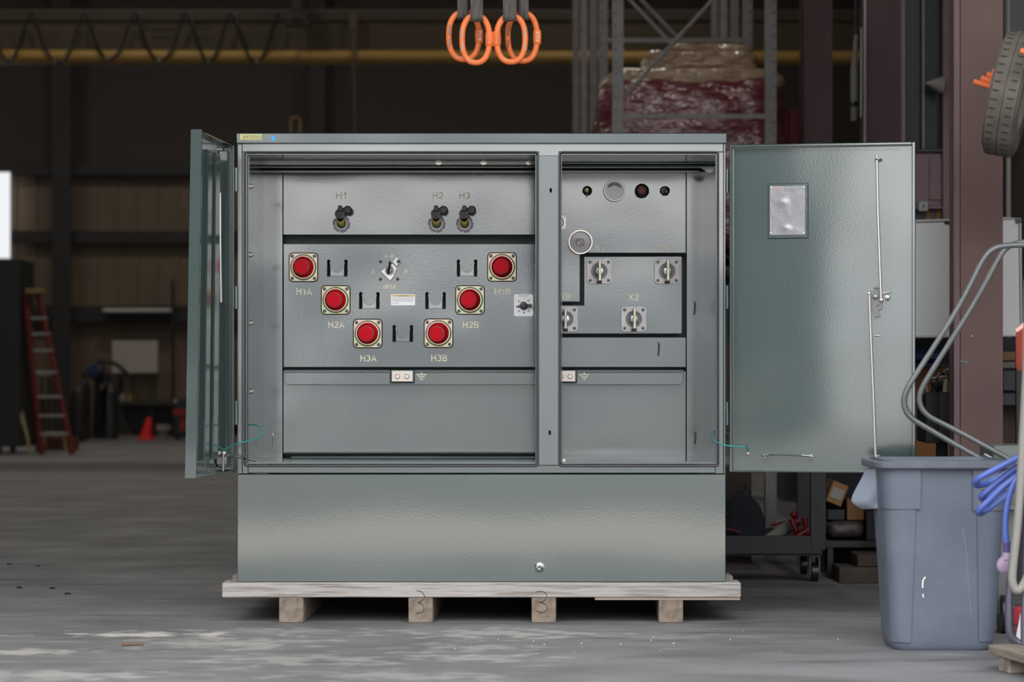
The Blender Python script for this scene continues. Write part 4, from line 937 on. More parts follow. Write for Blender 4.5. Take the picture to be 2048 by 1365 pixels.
column('steel_column', 'farthest and darkest of the red-brown steel columns, right of the storage rack', 1608, 1665, 8.4, 0, PRIMER2)
bm = BM(); Y = 5.55; box(bm, PX(1728,Y), PX(1732,Y), Y, Y+.03, 0, 8.3); tag(obj('conduit_pipe', bm, ALU), 'thin grey conduit running up the left side of a red-brown column', 'conduit')
# glazed maroon panel
Y = 3.4
t = thing('glazed_panel', 'dark maroon steel partition with dusty glass, left of the nearest column', 'partition', (PX(1860,Y), Y, 0))
def pb(*a, m=PRIMER2, n='frame_bar', par=None, bev=.002, yb=None, lab=None):
    bm = BM(); pbox(bm, *a[:4], a[4], a[4]+(.06 if yb is None else yb), bev); return obj(n, bm, m, par or t, label=lab)
pb(1886,1912,-300,900,Y-.05); pb(1803,1811,-300,900,Y-.02,m=PRIMER2); pb(1811,1886,298,304,Y-.03,m=mat('dark_bar',(.02,.015,.018),rough=.5)); 
pb(1811,1886,304,412,Y,n='lower_panel'); pb(1859,1887,316,400,Y-.012,n='inset_panel',m=PRIMER2); pb(1811,1890,412,418,Y-.02)
pb(1811,1886,-300,298,Y+.03,m=GLASS,n='glass_pane',yb=.006,bev=0); pb(1844,1850,-300,300,Y-.01,m=mat('grey_bar',(.12,.11,.115),rough=.5),n='mullion')
sw2 = pb(1837,1857,402,423,Y-.04,m=mat('grey_switch_box',(.26,.26,.25),rough=.5),n='switch_box',yb=.035,bev=.004); pb(1845.5,1849,410.5,414.5,Y-.045,m=BLK,n='knob',par=sw2,yb=.006)
for x0_, x1_ in ((1852,1861),(1873,1882)): pb(x0_,x1_,418,442,Y+.02,m=CARDO,n='lower_strip')
bm = BM(); box(bm, PX(1811,Y), PX(1890,Y), Y+.03, Y+.06, 0, PZ(418,Y)-.001); obj('lower_sheet', bm, DARKM, t)
# funnel glimpsed beside the mullion, grouped under the panel
bm = BM(); cyl(bm, P(1852,166,3.3), P(1886,170,3.3), .006, .05, 20); obj('funnel', bm, mat('tan_funnel', (.20,.18,.15), rough=.6), t)
# tall pale cylinder and fittings left of the dark red column
Y = 5.3
t = thing('gas_strut', 'pale grey upright cylinder with dark clamp, left of the third column', 'cylinder', (PX(1708,Y), Y, PZ(250,Y)))
bm = BM(); cyl(bm, P(1708,208,Y), P(1708,135,Y), 7.5*S(Y), n=20); cyl(bm, P(1708,135,Y), P(1712,70,Y), 6*S(Y), 4*S(Y), n=20); obj('cylinder_body', bm, mat('pale_cylinder', (.24,.23,.21), rough=.5), t)
bm = BM(); cyl(bm, P(1706,212,Y), P(1706,204,Y), 9.5*S(Y), n=14); obj('clamp', bm, BLK, t)
bm = BM(); cyl(bm, P(1708,242,Y), P(1708,214,Y), 7*S(Y), n=16); obj('end_cap', bm, mat('pale_cap', (.20,.19,.17), rough=.5), t)
bm = BM(); cyl(bm, P(1722,235,Y), P(1723,55,Y), 3*S(Y), n=12); obj('side_pipe', bm, ALU, t)
bm = BM(); cyl(bm, P(1712,70,Y), Vector((PX(1712,Y),Y,8.39)), .008, n=6); obj('hanger_cable', bm, DSTEEL, t)
# grey sheet at the far top right and pipe beneath the tyre
Y = 2.6
bm = BM(); pbox(bm, 2006,2300,-300,125,Y,Y+.05); tag(obj('wall_sheet', bm, mat('grey_sheet', (.075,.073,.075), rough=.5)), 'plain dark grey sheet above the hanging tyres at the top right', 'panel'); 
bm = BM(); cyl(bm, (PX(2017,2.52),2.52,0), (PX(2017,2.52),2.52,8.39), 5.5*S(2.52), n=16); tag(obj('conduit_pipe', bm, mat('grey_pipe', (.19,.185,.185), rough=.45)), 'grey vertical pipe right of the nearest column', 'pipe')
# whiteboard
Y = 1.75
t = thing('whiteboard', 'large white board behind the nearest steel column', 'whiteboard', (PX(1935,Y), Y, PZ(675,Y)))
bm = BM(); plate(bm, polyp([(1700,447),(2003,437),(2040,437),(2043,672),(1906,673),(1700,675)],Y), (), Y, .02, .002); obj('board', bm, WBOARD, t)
bm = BM(); tube(bm, [P(1700,447,Y-.004), P(2003,437,Y-.004), P(2040,437,Y-.004), P(2043,672,Y-.004), P(1906,673,Y-.004), P(1700,675,Y-.004)], .007, 8, closed=True); obj('board_frame', bm, WTRIM, t)
bm = BM(); pbox(bm, 1889,1907,444,447.5,Y-.014,Y-.008); obj('board_clip', bm, BLK, t)
bm = BM(); pbox(bm, 2032,2043,437,446,Y-.014,Y-.006); obj('board_clip', bm, BLK, t)
bm = BM(); box(bm, PX(1760,Y), PX(1770,Y), Y+.022, Y+.05, 0, PZ(500,Y)); box(bm, PX(2035,Y), PX(2045,Y), Y+.022, Y+.05, 0, PZ(450,Y)); obj('board_post', bm, DARKM, t)
# work bench with brown back board
Y = 2.1
t = thing('work_bench', 'dark work bench with an orange-brown back board, behind the columns', 'bench', (PX(1900,Y), Y, 0))
bm = BM(); pbox(bm, 1800,1909,735,915,Y+.30,Y+.32); obj('back_board', bm, CARDO, t)
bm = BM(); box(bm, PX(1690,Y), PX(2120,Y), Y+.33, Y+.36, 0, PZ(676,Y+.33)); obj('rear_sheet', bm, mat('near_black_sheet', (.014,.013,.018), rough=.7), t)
bm = BM(); pbox(bm, 2003,2120,786,812,Y-.05,Y+.3,.004); obj('bench_top', bm, CARTM, t)
bm = BM(); box(bm, PX(2010,Y), PX(2045,Y), Y+.1, Y+.15, 0, PZ(812,Y-.05)); obj('leg', bm, mat('dark_brown_leg',(.05,.028,.022),rough=.7), t)
bm = BM(); pbox(bm, 1800,1909,915,1100,Y+.20,Y+.31); obj('lower_board', bm, DARKM, t)
bm = BM(); pbox(bm, 1800,1909,727,735,Y+.02,Y+.3,.003); obj('upper_shelf', bm, mat('navy_shelf',(.012,.013,.035),rough=.6), t)
bm = BM(); v = pbox(bm, 1822,1886,699,727,Y+.06,Y+.28,.02); tag(obj('storage_tub', bm, DBLUE), 'dark blue plastic tub on the shelf under the whiteboard', 'tub')
bm = BM(); pbox(bm, 2003,2060,704,722,Y+.06,Y+.3,.004); tag(obj('cardboard_box', bm, CARD), 'flat brown cardboard box right of the nearest column under the whiteboard', 'box')
bm = BM(); pbox(bm, 2003,2120,738,785.3,Y-.04,Y+.28,.01); tag(obj('tool_case', bm, CARTM), 'black tool case on the bench right of the nearest column', 'case')
bm = BM(); v = pbox(bm, 2003,2060,724,738,Y-.03,Y+.2,.012,2)
tag(obj('folded_rag', bm, mat('grey_rag', (.20,.19,.17), rough=.95)), 'pale grey folded rag lying on the black tool case', 'rag')
# tool bin in front of the brown board
t = thing('tool_holder', 'black bin full of tools standing on a dark post, left of the nearest column', 'tool bin', (PX(1882,1.6), 1.6, 0))
Y = 1.6
bm = BM(); pbox(bm, 1852,1915,785,886,Y,Y+.25,.008); obj('bin_box', bm, CARTM, t)
bm = BM(); pbox(bm, 1851,1878,785,887,Y-.01,Y,.003); obj('side_flap', bm, BLK, t)
bm = BM(); box(bm, PX(1875,Y+.1), PX(1896,Y+.1), Y+.1, Y+.14, 0, PZ(886,Y)); box(bm, PX(1850,Y+.1), PX(1920,Y+.1), Y+.0, Y+.24, 0, .02); obj('post', bm, CARTM, t)
for i, (pts, r, m, nm, lab) in enumerate((([(1864,757),(1885,753),(1899,751)],.005,ALU,'clamp_bar','light metal bar clamp lying across the tools in the black bin'),
        ([(1889,792),(1893,752)],.012,mat('tan_handle',(.30,.25,.17),rough=.6),'chisel','tan handled tool upright at the right of the black bin'),
        ([(1901,792),(1898,752)],.012,MATS['tan_handle'],'chisel','rightmost tan handled tool in the black bin'),
        ([(1856,790),(1852,768)],.006,ALU,'file','thin bright tool at the left edge of the black bin'),
        ([(1869,795),(1870,776)],.02,BLK,'pliers','black handled tool in the middle of the black bin'),
        ([(1880,795),(1880,772)],.018,BLK,'pliers','second black handled tool in the middle of the black bin'))):
    bm = BM(); a_, b_ = P(*pts[0],Y+.05+i*.02), P(*pts[-1],Y+.05+i*.02); cyl(bm, a_, b_, r, r*.8, 12)
    if nm in ('pliers','clamp_bar','chisel'): cyl(bm, b_-Vector((.008,0,0)), b_+Vector((.012,0,.006)), r*1.5, r*1.4, 14)
    tag(obj(nm, bm, m), lab, nm.replace('_',' '), 'tools in the black bin')
bm = BM(); tube(bm, [P(1873,762,Y+.05), P(1875,752,Y+.05), P(1882,746,Y+.05), P(1889,750,Y+.05)], .006, 8, smooth=2); tag(obj('hook_tool', bm, BLK), 'black curved hook rising from the black tool bin', 'hook', 'tools in the black bin')
bm = BM(); cyl(bm, P(1895,750,Y+.02), P(1902,744,Y+.02), .022, .018, 16); tag(obj('black_mallet', bm, BLK), 'black round tool head at the end of the bar clamp', 'mallet', 'tools in the black bin')
# ================================================================ STORAGE RACK AND WRAPPED LOAD
def holes_on(bm, px, Y, step=24, y0=-20, y1=290):
    pass
RK = [(7.6, 1236, 1542, 11), (9.6, 1207, 1496, 9), (11.6, 1187, 1470, 7.5), (13.6, 1168, 1448, 6.5), (15.6, 1152, 1430, 6)]
for i, (Y, pa, pb_, hw) in enumerate(RK):
    t = thing('storage_rack', ('nearest grey perforated rack frame with crossed braces in front of the red load', 'second grey rack frame, just behind the red wrapped load', 'third grey rack frame in the row going back', 'fourth grey rack frame in the row going back', 'farthest grey rack frame in the row')[i], 'rack frame', (PX((pa+pb_)/2,Y), Y, 0), 'storage rack frames')
    for px in (pa, pb_):
        bm = BM(); box(bm, PX(px-hw,Y), PX(px+hw,Y), Y, Y+.003, 0, 5.2); box(bm, PX(px-hw,Y), PX(px-hw,Y)+.003, Y+.003, Y+.07, 0, 5.2); box(bm, PX(px+hw,Y)-.003, PX(px+hw,Y), Y+.003, Y+.07, 0, 5.2)
        up = obj('upright', bm, RACK, t)
        if i < 2:
            bm = BM(); q = 5 if px > 1300 else -5
            for k in range(13):
                py = 2+k*24.3*(1 if i == 0 else .9); c = P(px+q,py,Y); lathe(bm, [(.007,.0006),(0,.0006)], 8, Matrix.Translation(c))
            obj('slot_holes', bm, BLK, up)['kind'] = 'stuff'
    w0_, w1_ = PX(pa+hw,Y), PX(pb_-hw,Y)
    def zz(py): return PZ(py,Y)
    for py in ((232,) if i == 0 else (80,) if i == 1 else ()):
        bm = BM(); box(bm, w0_, w1_, Y+.01, Y+.045, zz(py+4.5), zz(py-4.5)); obj('cross_bar', bm, RACK, t)
    if i < 2:
        for (xa,ya,xb,yb) in (((1246,196,1436,-12),(1248,-12,1347,92)) if i == 0 else ((1225,-60,1365,85),)):
            bm = BM(); cyl(bm, P(xa,ya,Y+.02), P(xb,yb,Y+.02), 4*S(Y), n=8); obj('diagonal_brace', bm, RACK, t)
    bm = BM(); box(bm, w0_, w1_, Y+.01, Y+.045, .3, .36); obj('cross_bar', bm, RACK, t)
for Y, z in ((8.6, PZ(560,8.6)),):
    t = thing('pallet_shelf', 'shelf level of the storage rack carrying the red wrapped load, hidden behind the cabinet', 'shelf', (PX(1385,Y), Y, z))
    for px in (1222, 1556):
        bm = BM(); x = PX(px,7.6); box(bm, x-.02, x+.02, 7.6705, 9.5995, z-.12, z-.001); obj('beam', bm, RACK, t)
    bm = BM(); box(bm, PX(1222,7.6), PX(1556,7.6), 7.72, 9.55, z, z+.03); obj('deck', bm, WOODD, t)
    ZD = z+.03
# wrapped load
Y = 8.6
def blob(bm, x0, x1, y0, y1, z0, z1, amp, rad, fr=3., seed=0, n=26, taper=0.):
    vs = box(bm, x0, x1, y0, y1, z0, z1); es = {e_ for v in vs for e_ in v.link_edges}
    bmesh.ops.subdivide_edges(bm, edges=list(es), cuts=n, use_grid_fill=True)
    c = Vector(((x0+x1)/2,(y0+y1)/2,(z0+z1)/2)); h = Vector(((x1-x0)/2,(y1-y0)/2,(z1-z0)/2))
    for v in bm.verts:
        if not (x0-1e-4 <= v.co.x <= x1+1e-4 and y0-1e-4 <= v.co.y <= y1+1e-4 and z0-1e-4 <= v.co.z <= z1+1e-4): continue
        p = v.co-c; q = Vector([max(-h[i]+rad, min(h[i]-rad, p[i])) for i in range(3)]); d = p-q
        if d.length > rad: d = d.normalized()*rad
        p = q+d
        if taper: p.x *= 1-taper*max(0,(p.z/h.z))**2
        w = c+p; nn = noise.fractal(Vector((w.x*fr, w.y*fr, w.z*fr*2.2+seed)), 1., 2., 3)
        out = p.normalized(); v.co = w+out*amp*nn
t = thing('wrapped_load', 'dark red sacks under brown card in shiny stretch wrap, on the storage rack', 'wrapped goods', (PX(1385,Y), Y+.1, ZD+.13))
bm = BM(); blob(bm, PX(1196,Y-.55), PX(1573,Y-.55), 8.05, 9.35, ZD+.13, PZ(150,8.1), .035, .16, taper=.05); obj('red_sacks', bm, WRAPR, t)
bm = BM(); blob(bm, PX(1205,8.2), PX(1566,8.2), 8.12, 9.3, PZ(182,8.1), PZ(132,8.1), .040, .09, seed=4, taper=.10); obj('cardboard_tray', bm, WRAPC, t)
bm = BM(); blob(bm, PX(1292,8.3), PX(1512,8.3), 8.25, 9.1, PZ(142,8.3), PZ(103,8.3), .045, .04, fr=4, seed=9, taper=.06); obj('card_sheets', bm, WRAPC, t)
bm = BM(); blob(bm, PX(1335,8.4), PX(1502,8.4), 8.35, 9.0, PZ(116,8.4), PZ(88,8.4), .07, .05, fr=5, seed=13, n=18, taper=.2); obj('crumpled_card', bm, WRAPC, t)
bm = BM()
for k in range(7): box(bm, PX(1225,8.1), PX(1545,8.1), 8.1+k*.19, 8.2+k*.19, ZD+.1, ZD+.125)
for px in (1235,1385,1535): box(bm, PX(px-8,8.1), PX(px+8,8.1), 8.1, 9.34, ZD+.001, ZD+.1)
obj('pallet_base', bm, WOODD, t)
bm = BM(); pbox(bm, 1577,1606,219,420,8.9,9.2,.01); t2 = obj('red_crate', bm, REDP); tag(t2, 'dark red upright crate edge with tan border, right of the wrapped load', 'crate')
bm = BM(); pbox(bm, 1603,1606,219,420,8.89,8.90); pbox(bm, 1577,1603,219,221,8.89,8.90); obj('tan_border', bm, CARD, t2)
bm = BM(); box(bm, PX(1560,8.9), PX(1625,8.9), 8.85, 9.3, 0, PZ(420,8.9)-.002); tag(obj('storage_box', bm, DARKM), 'dark box standing under the red crate, behind the cabinet', 'box')
# ================================================================ CART AND CLUTTER UNDER THE RIGHT DOOR
Y = 1.72
t = thing('shelf_cart', 'charcoal steel shelf cart on casters behind the right end of the cabinet', 'cart', (PX(1550,Y), Y+.3, 0))
x0_, x1_ = PX(1330,Y), PX(1645,Y)
bm = BM(); box(bm, x0_, x1_, Y, Y+.55, PZ(1112,Y), PZ(1108,Y)); obj('lower_shelf', bm, CARTM, t)
for q in ((x0_, x1_, Y, Y+.012),(x0_, x1_, Y+.54, Y+.55),(x1_-.012, x1_, Y+.0125, Y+.5395)):
    bm = BM(); box(bm, *q, PZ(1112,Y), PZ(1072,Y), .002); obj('shelf_lip', bm, CARTM, t)
for px in (1622,):
    for yy in (0, .5):
        bm = BM(); box(bm, PX(px,Y), PX(px+29,Y), Y+yy-.004 if yy == 0 else Y+yy, Y+yy+.04, PZ(1100,Y), PZ(880,Y)); u = obj('upright', bm, CARTM, t)
        if yy == 0:
            for py in (972,1015): 
                bm = BM(); lathe(bm, [(.008,.001),(0,.001)], 12, Matrix.Translation(P(px+13,py,Y-.004))); obj('bolt_hole', bm, BLK, u)
bm = BM(); box(bm, x0_, x1_, Y, Y+.55, PZ(882,Y), PZ(870,Y)); obj('upper_shelf', bm, CARTM, t)
for px, yy in ((1632,.06),(1632,.46),(1372,.06),(1372,.46)):
    bm = BM(); x = PX(px,Y); r = .042; cyl(bm, (x-.014,Y+yy,r), (x+.014,Y+yy,r), r, n=24); w = obj('caster_wheel', bm, BLK, t)
    bm = BM(); box(bm, x-.024, x-.017, Y+yy-.02, Y+yy+.02, r-.01, PZ(1112,Y)); box(bm, x+.017, x+.024, Y+yy-.02, Y+yy+.02, r-.01, PZ(1112,Y)); box(bm, x-.024,x+.024,Y+yy-.025,Y+yy+.025,PZ(1117,Y),PZ(1112,Y)); obj('caster_fork', bm, DSTEEL, w)
zs_ = PZ(1108,Y)+.004
bm = BM(); blob(bm, PX(1440,Y), PX(1535,Y), Y+.05, Y+.42, zs_, PZ(992,Y), .018, .06, seed=3, n=14, taper=.35); t2 = tag(obj('tool_bag', bm, CLOTH), 'black cloth tool bag slumped on the lower shelf of the cart', 'bag')
bm = BM(); tube(bm, [P(1440,1062,Y+.03), P(1462,1060,Y+.03), P(1480,1066,Y+.03)], .006, 6); obj('red_piping', bm, mat('dull_red_cord',(.10,.01,.012),rough=.7), t2)
bm = BM(); cyl(bm, P(1530,1086,Y+.22), P(1578,1052,Y+.3), .028, n=22); r2 = tag(obj('paper_roll', bm, mat('dusty_pale_roll', (.20,.185,.16), rough=.8)), 'pale dusty roll lying slanted on the lower shelf of the cart', 'roll')
M_ = mat('gloss_red', (.26,.008,.010), rough=.35, coat=.4)
t = thing('red_grinder', 'small glossy red power tool at the right end of the lower cart shelf', 'power tool', (PX(1600,Y), Y+.2, zs_))
bm = BM(); cyl(bm, P(1592,1078,Y+.2), P(1620,1060,Y+.2), .028, .024, 20); obj('tool_body', bm, M_, t)
bm = BM(); cyl(bm, P(1592,1062,Y+.2), P(1583,1038,Y+.2), .014, .010, 14); bmesh.ops.create_uvsphere(bm, u_segments=12, v_segments=8, radius=.018, matrix=Matrix.Translation(P(1588,1030,Y+.2))); obj('front_handle', bm, M_, t)
bm = BM(); cyl(bm, P(1612,1058,Y+.2), P(1608,1036,Y+.2), .012, .014, 14); obj('rear_handle', bm, M_, t)
bm = BM(); cyl(bm, P(1545,1058,Y+.40), P(1600,1042,Y+.40), .022, n=16); tag(obj('red_tube', bm, mat('dark_red_tube', (.10,.008,.010), rough=.4)), 'dark red tube lying behind the pale roll on the cart', 'tube')
bm = BM(); cyl(bm, P(1490,1092,2.20), P(1490,982,2.20), .028, n=20); cyl(bm, P(1490,982,2.20), P(1490,976,2.20), .016, .010, 14); cyl(bm, P(1490,976,2.20), P(1490,968,2.20), .006, n=10)
tag(obj('spray_can', bm, mat('dark_grey_can', (.07,.07,.075), rough=.4, metal=.4)), 'dark spray can standing behind the black bag on the cart', 'spray can')
bm = BM(); box(bm, PX(1531,3.0), PX(1553,3.0), 3.0, 3.06, 0, PZ(800,3.0)); tag(obj('slotted_post', bm, RACK), 'grey slotted steel post behind the shelf cart', 'post')
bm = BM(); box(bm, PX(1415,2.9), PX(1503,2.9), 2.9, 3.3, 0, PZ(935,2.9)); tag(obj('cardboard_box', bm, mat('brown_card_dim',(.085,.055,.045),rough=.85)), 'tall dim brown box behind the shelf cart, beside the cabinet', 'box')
# boxes and debris between cart and bin
Y = 1.96
t = thing('parts_shelf', 'low dark shelf stand holding boxes between the cart and the bin', 'shelf', (PX(1710,Y), Y+.2, 0))
zsh = PZ(1082,Y)
bm = BM(); box(bm, PX(1652,Y), PX(1790,Y), Y, Y+.36, zsh-.03, zsh-.001); obj('shelf_board', bm, DARKM, t)
for px in (1656, 1770):
    for dy in (.01, .31):
        bm = BM(); box(bm, PX(px,Y), PX(px+11,Y), Y+dy, Y+dy+.04, 0, zsh-.0305); obj('leg', bm, DARKM, t)
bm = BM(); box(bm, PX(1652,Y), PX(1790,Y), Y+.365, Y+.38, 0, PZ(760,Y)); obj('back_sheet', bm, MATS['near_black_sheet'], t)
def tbox(x0,x1,y0,y1,Yf,Yb,m,ang,name,label,cat):
    c = Vector(((PX(x0,Yf)+PX(x1,Yf))/2, (Yf+Yb)/2, (PZ(y0,Yf)+PZ(y1,Yf))/2)); w = (PX(x1,Yf)-PX(x0,Yf))/2; h = (PZ(y0,Yf)-PZ(y1,Yf))/2
    bm = BM(); box(bm, -w, w, -(Yb-Yf)/2, (Yb-Yf)/2, -h, h, .003)
    return tag(obj(name, bm, m, None, M=Matrix.Translation(c) @ Matrix.Rotation(math.radians(ang),4,'Y')), label, cat)
bm = BM(); blob(bm, PX(1656,Y+.04), PX(1728,Y+.04), Y+.03, Y+.33, zsh+.008, PZ(1044,Y), .010, .035, seed=21, n=12)
tag(obj('parts_bag', bm, mat('plastic_parts_bag',(.085,.065,.05),rough=.5,noise_col=(.04,.035,.05),nscale=20,bump=.01,bscale=14)), 'dim crumpled bag of parts on the low dark shelf', 'bag')
b1 = tbox(1658,1691,966,1010,Y+.06,Y+.28,mat('orange_carton',(.30,.155,.05),rough=.7),22,'parts_carton','tilted orange carton with a pale label, between the cart and the bin','carton')
bm = BM(); w = 12*S(Y); box(bm, -w, w, -.1120, -.1102, -.9*w, .9*w); obj('carton_label', bm, mat('dim_label',(.32,.29,.28),rough=.7), b1, M=WM[b1.name])
tbox(1655,1690,1019,1041,Y+.08,Y+.30,BLK,0,'black_pouch','black pouch under the tilted orange carton','pouch')
tbox(1694,1728,1000,1041,Y+.06,Y+.3,mat('dim_orange_carton',(.22,.10,.035),rough=.7),-1,'parts_carton','plain orange-brown carton nearer the bin','carton')
tbox(1732,1786,1022,1081.5,Y+.02,Y+.12,BLK,0,'black_tray','black tray beside the bin on the low dark shelf','tray')
bm = BM(); box(bm, PX(1677,1.7), PX(1800,1.7), 1.68, 1.93, 0, .07, .004); tag(obj('floor_timber', bm, WOODD), 'dark timber baulk on the floor left of the bin', 'timber')
bm = BM(); box(bm, PX(1714,1.7), PX(1800,1.7), 1.69, 1.92, .071, .125, .004); tag(obj('floor_timber', bm, mat('brown_timber',(.055,.036,.028),rough=.8)), 'shorter brown timber on top of the dark baulk left of the bin', 'timber')
# ================================================================ FAR LEFT OF THE HALL
# overhead travelling crane girder with festoon cable
Y = 20.
def zc_(py): return PZ(py,Y)
t = thing('crane_girder', 'long yellow overhead crane girder across the top left of the hall', 'crane', (PX(500,Y), Y, zc_(122)))
tilt = lambda x: 0
bm = BM(); box(bm, XL+.01, XR-.01, Y, Y+.02, zc_(112), zc_(22)); box(bm, XL+.01, XR-.01, Y-.0, Y+.35, zc_(22), zc_(18)); obj('web_plate', bm, mat('shaded_yellow_web', (.060,.042,.020), rough=.6), t)  # web yellow darkened: its shade beside the lit flange is in the colour
bm = BM(); cyl(bm, (XL+.01, Y-.10, zc_(112)), (XR-.01, Y-.10, zc_(118)), .075, n=16); box(bm, XL+.01, XR-.01, Y-.05, Y+.35, zc_(122), zc_(112)); obj('bottom_flange', bm, CRANEY, t)
bm = BM(); box(bm, XL+.01, XR-.01, Y-.12, Y-.09, zc_(27), zc_(24)); obj('cable_rail', bm, DSTEEL, t)
def crtext(b, px, py, w, h): text(b, 1, Matrix.Translation(P(px,py,Y-.004)), mat('dark_girder_lettering',(.012,.010,.010),rough=.7), t, fit=(w*S(Y),h*S(Y)))
crtext('Konecra', 320, 57, 60, 13); crtext('CXTA', 402, 53, 42, 18); crtext('service', 330, 74, 50, 6); crtext('2 TON', 398, 78, 40, 8)
X_ = [-30, 62, 168, 268, 372, 462, 560]
for a, b in zip(X_, X_[1:]):
    bm = BM(); tube(bm, [P(a+4,26,Y-.2), P(a+12,50,Y-.2), P(a+28,100,Y-.2), P((a+b)/2,128+random.uniform(-4,8),Y-.2), P(b-26,100,Y-.2), P(b-12,50,Y-.2), P(b-4,26,Y-.2)], .018, 8, smooth=2); obj('festoon_cable', bm, BLK, t)
bm = BM(); box(bm, PX(590,Y), PX(606,Y), Y-.45, Y-.2, zc_(50), zc_(-20)); box(bm, PX(575,Y), PX(625,Y), Y-.4, Y-.25, zc_(60), zc_(50)); obj('trolley_plate', bm, DARKM, t)
t2 = thing('hook_block', 'small yellow crane hook block hanging just above the left part of the cabinet', 'hook', (PX(597,Y), Y-.32, PZ(265,Y)))
bm = BM(); box(bm, PX(586,Y), PX(590,Y), Y-.4, Y-.25, PZ(275,Y), PZ(241,Y)); box(bm, PX(604,Y), PX(608,Y), Y-.4, Y-.25, PZ(275,Y), PZ(241,Y)); box(bm, PX(586,Y), PX(608,Y), Y-.4, Y-.25, PZ(244,Y), PZ(240,Y)); obj('block_body', bm, LADY, t2)
bm = BM(); cyl(bm, P(597,262,Y-.38), P(597,262,Y-.27), .045, n=20); obj('sheave', bm, BLK, t2)
bm = BM(); cyl(bm, P(594,244,Y-.33), P(594,60,Y-.33), .006, n=6); cyl(bm, P(600,244,Y-.33), P(600,60,Y-.33), .006, n=6); obj('hoist_rope', bm, DSTEEL, t2)
bm = BM(); cyl(bm, P(710,265,Y-.25), P(708,120,Y-.25), .02, n=8); cyl(bm, P(708,120,Y-.25), P(708,60,Y-.13), .02, n=8); cyl(bm, P(709,320,Y-.25), P(709,265,Y-.25), .05, n=10); box(bm, PX(700,Y), PX(716,Y), Y-.16, Y-.121, zc_(64), zc_(24))
obj('pendant_cable', bm, mat('tan_cable',(.10,.07,.045),rough=.7), t)
# tall dark cabinet at the left edge
Y = 19.5
t = thing('dark_locker', 'tall near-black locker at the left edge of the frame', 'locker', (PX(10,Y), Y+.4, 0))
bm = BM(); box(bm, PX(-160,Y), PX(42,Y), Y, Y+.8, .09, PZ(518,Y), .01); obj('locker_body', bm, mat('black_locker_paint',(.016,.018,.017),rough=.5), t)
for px in (-150, -10, 18):
    bm = BM(); box(bm, PX(px,Y), PX(px+10,Y), Y+.05, Y+.12, 0, .09); obj('foot', bm, BLK, t)
# step ladder
Y = 19.3
t = thing('step_ladder', 'tall red fibreglass step ladder with yellow top standing open at the left', 'ladder', (PX(95,Y), Y, 0))
def zl(py): return PZ(py,Y)
def bar(bm, a, b, w=.04, d=.025, n=4): cyl(bm, a, b, w, n=4)
for (xa,xb) in ((50,84),(77,144)):
    bm = BM(); tube(bm, [P(xa,586,Y+.25), Vector((PX(xb,Y),Y,0.0))], .034, 4); obj('front_rail', bm, LADR, t)
for (xa,xb) in ((53,42),(74,118)):
    bm = BM(); tube(bm, [P(xa,588,Y+.35), Vector((PX(xb,Y),Y+1.0,0.0))], .026, 4); obj('rear_rail', bm, LADR, t)
bm = BM(); box(bm, PX(45,Y), PX(80,Y), Y+.15, Y+.42, zl(587), zl(577), .01); obj('ladder_top', bm, LADY, t)
for py in (636,668,701,745,794,832,868):
    f = (py-586)/319; xa = PX(50+34*f,Y); xb = PX(77+67*f,Y); yy = Y+.25*(1-f)
    bm = BM(); box(bm, xa, xb, yy-.03, yy+.05, zl(py+2.5), zl(py-2.5)); obj('step', bm, ALU, t)
# small yellow step stool behind
Y = 20.6
t = thing('step_stool', 'low yellow step stool behind the foot of the ladder', 'stool', (PX(108,Y), Y, 0))
bm = BM(); box(bm, PX(88,Y), PX(130,Y), Y-.1, Y+.2, PZ(871,Y), PZ(865,Y), .01); obj('stool_top', bm, mat('dusty_yellow',(.28,.20,.08),rough=.7), t)
for xa, xb in ((90,84),(128,134)):
    for dy in (-.08, .16):
        bm = BM(); tube(bm, [P(xa,869,Y+dy), Vector((PX(xb,Y),Y+dy*1.4,0))], .03, 4); obj('leg', bm, MATS['dusty_yellow'], t)
bm = BM(); cyl(bm, (PX(104,Y-.0),Y+.62,.0), (PX(104,Y),Y+.62,.16), .22, n=24); tag(obj('cable_coil', bm, mat('red_brown_coil',(.10,.035,.025),rough=.8)), 'dark red-brown coil on the floor beneath the yellow stool', 'coil')
# side table with white top left of the ladder
Y = 23.
t = thing('side_table', 'narrow table with a pale top seen through the ladder', 'table', (PX(62,Y), Y, 0))
bm = BM(); box(bm, PX(30,Y), PX(86,Y), Y, Y+.6, PZ(753,Y), PZ(742,Y), .01); obj('table_top', bm, mat('pale_top',(.34,.31,.28),rough=.6), t)
for px in (33, 80):
    for dy in (.03,.53):
        bm = BM(); box(bm, PX(px,Y), PX(px+4,Y), Y+dy, Y+dy+.04, 0, PZ(753,Y)-.0005); obj('leg', bm, DARKM, t)
bm = BM(); box(bm, PX(36,Y), PX(78,Y), Y+.08, Y+.5, 0, PZ(800,Y), .01); tag(obj('machine_case', bm, DARKM), 'dark box machine under the pale-topped table', 'machine')
bm = BM(); tube(bm, [P(45,850,19.1), P(43,835,19.1), P(44,820,19.1), P(48,850,19.1), P(54,870,19.0), Vector((PX(60,19),19.0,.02))], .018, 6, smooth=2); tag(obj('yellow_strap', bm, mat('pale_yellow_strap',(.30,.26,.13),rough=.7)), 'pale yellow strap looped beside the dark locker', 'strap')
